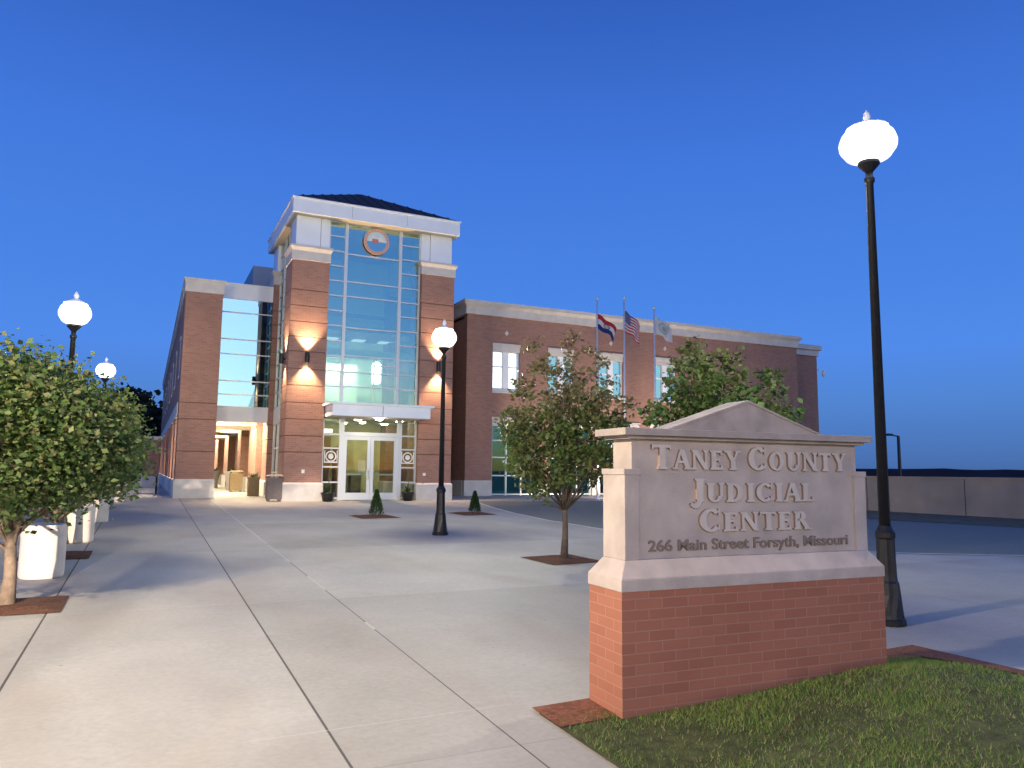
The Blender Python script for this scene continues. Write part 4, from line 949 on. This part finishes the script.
# ------------------------------------------------------------------ flagpoles and flags
def flag_mat(kind):
    m = bpy.data.materials.new('flag_'+kind); m.use_nodes = True
    n = m.node_tree.nodes; l = m.node_tree.links; b = n['Principled BSDF']; b.inputs['Roughness'].default_value = .8
    uv = n.new('ShaderNodeUVMap'); s = n.new('ShaderNodeSeparateXYZ'); l.new(uv.outputs[0], s.inputs[0]); X, Y = s.outputs[0], s.outputs[1]
    def mth(op, a, bb=None, c=None):
        k = n.new('ShaderNodeMath'); k.operation = op
        for i, v in enumerate((a, bb, c)):
            if v is None: continue
            if isinstance(v, (int, float)): k.inputs[i].default_value = v
            else: l.new(v, k.inputs[i])
        return k.outputs[0]
    def mix(fac, a, c):
        x = n.new('ShaderNodeMix'); x.data_type = 'RGBA'; l.new(fac, x.inputs[0])
        for i, v in ((6, a), (7, c)):
            if isinstance(v, tuple): x.inputs[i].default_value = (*v, 1)
            else: l.new(v, x.inputs[i])
        return x.outputs[2]
    W, Rr, Bl = (.75, .75, .75), (.55, .03, .04), (.02, .04, .22)
    def circ(cx, cy, r, asp=1.5): return mth('LESS_THAN', mth('SQRT', mth('ADD', mth('POWER', mth('MULTIPLY', mth('SUBTRACT', X, cx), asp), 2), mth('POWER', mth('SUBTRACT', Y, cy), 2))), r)
    if kind == 'nation':
        st_ = mth('LESS_THAN', mth('FRACT', mth('MULTIPLY', Y, 6.5)), .5)
        c = mix(st_, W, Rr)
        can = mth('MULTIPLY', mth('LESS_THAN', X, .4), mth('GREATER_THAN', Y, 6/13))
        fx = mth('SUBTRACT', mth('FRACT', mth('MULTIPLY', X, 15)), .5); fy = mth('SUBTRACT', mth('FRACT', mth('MULTIPLY', mth('SUBTRACT', Y, 6/13), 9.3)), .5)
        dot = mth('LESS_THAN', mth('ADD', mth('MULTIPLY', fx, fx), mth('MULTIPLY', fy, fy)), .06)
        c = mix(can, c, mix(dot, Bl, W))
    elif kind == 'state':
        c = mix(mth('LESS_THAN', Y, 2/3), Rr, W); c = mix(mth('LESS_THAN', Y, 1/3), c, Bl)
        c = mix(circ(.5, .5, .2), c, Bl); c = mix(circ(.5, .5, .15), c, (.6, .5, .35))
    else:
        c = mix(circ(.45, .5, .34), W, (.38, .50, .48)); c = mix(circ(.45, .5, .27), c, (.6, .65, .62)); c = mix(circ(.48, .47, .14), c, (.32, .46, .40))
    l.new(c, b.inputs['Base Color'])
    tr = n.new('ShaderNodeBsdfTranslucent'); l.new(c, tr.inputs[0]); x = n.new('ShaderNodeMixShader'); x.inputs[0].default_value = .35
    l.new(b.outputs[0], x.inputs[1]); l.new(tr.outputs[0], x.inputs[2]); l.new(x.outputs[0], n['Material Output'].inputs[0]); return m
def flagpole(x, y, H, lab, flab, kind, hh, ll, drop, seed, top_off=.5):
    z = gz(y); t = thing('flagpole', lab, 'flagpole', (x, y, z), 0, 'white flagpoles before the right wing')
    MB().lathe([(.14, 0), (.14, .06), (.07, .10), (.055, .16)], 14).build('base', M['pole_white'], t, local=True)
    MB().lathe([(.05, .14), (.045, H*.5), (.028, H)], 12).build('pole', M['pole_white'], t, local=True, smooth=True)
    MB().lathe([(.01, H), (.05, H+.03), (.065, H+.075), (.05, H+.12), (.01, H+.14)], 12).build('ball', M['pole_white'], t, local=True, smooth=True)
    nx_, ny_ = 26, 14; vs = []; uvs = []; ti = z+H-top_off
    for j in range(ny_+1):
        for i in range(nx_+1):
            s_, v_ = i/nx_, j/ny_
            px = x+.04+ll*s_*(1-.12*v_); py = y-.10*math.sin(s_*9+v_*2.2+seed)*s_**.5-.25*s_
            pz = ti-hh*v_*(1-.18*s_)-drop*(s_**1.15)-.04*math.sin(s_*7+seed)*s_
            vs.append((px, py, pz)); uvs.append((s_, 1-v_))
    fs = [(j*(nx_+1)+i, j*(nx_+1)+i+1, (j+1)*(nx_+1)+i+1, (j+1)*(nx_+1)+i) for j in range(ny_) for i in range(nx_)]
    me = bpy.data.meshes.new('flag'); me.from_pydata([(a-x, b-y, c-z) for a, b, c in vs], [], fs); ul = me.uv_layers.new(name='UVMap')
    for lp in me.loops: ul.data[lp.index].uv = uvs[lp.vertex_index]
    me.materials.append(flag_mat(kind)); me.polygons.foreach_set('use_smooth', [True]*len(fs))
    fo_ = bpy.data.objects.new('flag', me); COL.objects.link(fo_); fo_.location = (x, y, z); tag(fo_, flab, 'flag', 'flags flying on the three poles')
    sm = fo_.modifiers.new('thick', 'SOLIDIFY'); sm.thickness = .004
flagpole(16.2, 26, 8.72-.57-.14, 'leftmost of the three white flagpoles', 'red white and blue tricolour flag with a seal on the left pole', 'state', .62, .72, .58, .3, .55)
flagpole(17.51, 26, 8.91-.57-.14, 'middle and tallest of the three white flagpoles', 'stars and stripes flag hanging on the middle pole', 'nation', .90, .62, .62, 1.4, .48)
flagpole(19.02, 26, 8.64-.57-.14, 'rightmost of the three white flagpoles', 'white flag with a round green emblem on the right pole', 'county', .74, .74, .50, 2.3, .30)

# ------------------------------------------------------------------ bins in and before the passage
def bin_(name, label, x, y, w_, d_, h_, m, legs=True):
    z = gz(y); t = thing(name, label, 'bin', (x, y, z), 0, 'bins near the passage')
    lg = .07 if legs else 0
    mb = MB(); mb.box(-w_/2, -d_/2, lg, w_/2, d_/2, h_*.86)
    for k_ in range(9):
        xx = -w_/2+w_*(k_+.5)/9; mb.box(xx-.012, -d_/2-.012, lg+.03, xx+.012, -d_/2, h_*.82)
        yy = -d_/2+d_*(k_+.5)/9; mb.box(-w_/2-.012, yy-.012, lg+.03, -w_/2, yy+.012, h_*.82)
    mb.build('body', m, t, local=True)
    mb = MB(); mb.frustum((-w_/2-.03, -d_/2-.03, w_/2+.03, d_/2+.03), h_*.93, (-w_/2+.03, -d_/2+.03, w_/2-.03, d_/2-.03), h_)
    for sx in (-1, 1):
        for sy in (-1, 1): mb.box(sx*(w_/2-.03)-.02, sy*(d_/2-.03)-.02, h_*.86, sx*(w_/2-.03)+.02, sy*(d_/2-.03)+.02, h_*.93)
    mb.build('lid', m, t, local=True)
    if legs:
        for sx in (-1, 1):
            for sy in (-1, 1): MB().box(sx*(w_/2-.05)-.03, sy*(d_/2-.05)-.03, 0, sx*(w_/2-.05)+.03, sy*(d_/2-.05)+.03, lg).build('leg', m, t, local=True)
    return t
bin_('litter_bin', 'dark grey litter bin with hood standing against the tower base', 3.86, 26.2, .46, .46, .88, M['grey_bin'])
bin_('litter_bin', 'tan litter bin standing in the lit passage by the second pilaster', 3.55, 34.9, .5, .45, .92, M['tan_metal'])
pb = thing('planter_box', 'tan box planter with a small green plant at the passage mouth', 'planter', (3.62, 29.6, gz(29.6)))
mb = MB(); mb.box(-.19, -.19, 0, .19, .19, .7); mb.box(-.21, -.21, .64, .21, .21, .70); mb.build('box', M['tan_metal'], pb, local=True)
r = random.Random(8); mb = MB()
for k_ in range(40):
    a = r.random()*6.28; q = Vector((r.uniform(-.1, .1), r.uniform(-.1, .1), .69)); e_ = q+Vector((math.cos(a)*.16, math.sin(a)*.16, r.uniform(.05, .22))); s_ = Vector((-math.sin(a), math.cos(a), 0))*.025
    mb.face([q, q.lerp(e_, .5)+s_, e_, q.lerp(e_, .5)-s_])
mb.build('foliage', M['needle'], pb, local=True)
for x, y, lb in ((3.72, 38.6, 'round stone urn in the passage, nearer of two'), (3.3, 43.5, 'round stone urn deep in the passage, farther of two')):
    z = gz(y); t = thing('stone_urn', lb, 'urn', (x, y, z), 0, 'stone urns in the passage')
    MB().lathe([(.22, 0), (.24, .05), (.20, .12), (.27, .5), (.33, .8), (.35, .86), (.28, .86), (.2, .8)], 20).build('bowl', M['stone'], t, local=True, smooth=True)
    mb = MB()
    for k_ in range(30):
        a = r.random()*6.28; q = Vector((0, 0, .8)); e_ = q+Vector((math.cos(a)*.3, math.sin(a)*.3, r.uniform(.05, .3))); s_ = Vector((-math.sin(a), math.cos(a), 0))*.03
        mb.face([q, q.lerp(e_, .5)+s_, e_, q.lerp(e_, .5)-s_])
    mb.build('foliage', M['needle'], t, local=True)

# ground floods that light the flags and the wing
for k_, (x, y, tx, lb) in enumerate(((17.0, 25.2, 17.0, 'small black ground floodlight between the flagpoles and the wing'), (22.0, 25.0, 22.0, 'small black ground floodlight right of the flagpoles'))):
    z = gz(y); t = thing('ground_flood', lb, 'floodlight', (x, y, z), 0, 'floodlights by the flagpoles')
    mb = MB(); mb.box(-.12, -.06, .05, .12, .08, .25); mb.box(-.03, -.03, 0, .03, .03, .05); mb.build('housing', M['black'], t, local=True)
    mb = MB(); mb.box(-.10, .081, .07, .10, .09, .23); mb.build('lens', M['sconce_glow'], t, local=True)
    ld = bpy.data.lights.new('flood_beam', 'SPOT'); ld.energy = 120; ld.spot_size = rad(125); ld.spot_blend = .8; ld.color = (1, .80, .58); ld.shadow_soft_size = .1
    lo = bpy.data.objects.new('flood_beam', ld); COL.objects.link(lo); lo.parent = t; lo.location = (0, .16, .18)
    lo.rotation_euler = Vector((0, -1, -.8)).to_track_quat('Z', 'Y').to_euler()

t = thing('ground_flood', 'small black floodlight added behind the camera for unseen car headlights, aimed up the left tree row', 'floodlight', (-4.6, -11, 0), 0)  # added fixture standing in for low headlights out of frame
MB().box(-.15, -.1, .55, .15, .1, .85).build('housing', M['black'], t, local=True)
MB().box(-.03, -.03, 0, .03, .03, .55).build('stake', M['black'], t, local=True)
MB().box(-.12, .10, .58, .12, .11, .82).build('lens', M['sconce_glow'], t, local=True)
ld = bpy.data.lights.new('flood_beam', 'SPOT'); ld.energy = 5600; ld.spot_size = rad(25); ld.spot_blend = .9; ld.color = (1, .80, .62); ld.shadow_soft_size = .12
lo = bpy.data.objects.new('flood_beam', ld); COL.objects.link(lo); lo.parent = t; lo.location = (0, .2, .85)
lo.rotation_euler = (-Vector((3.2, 21.5, -1.3))).to_track_quat('Z', 'Y').to_euler()
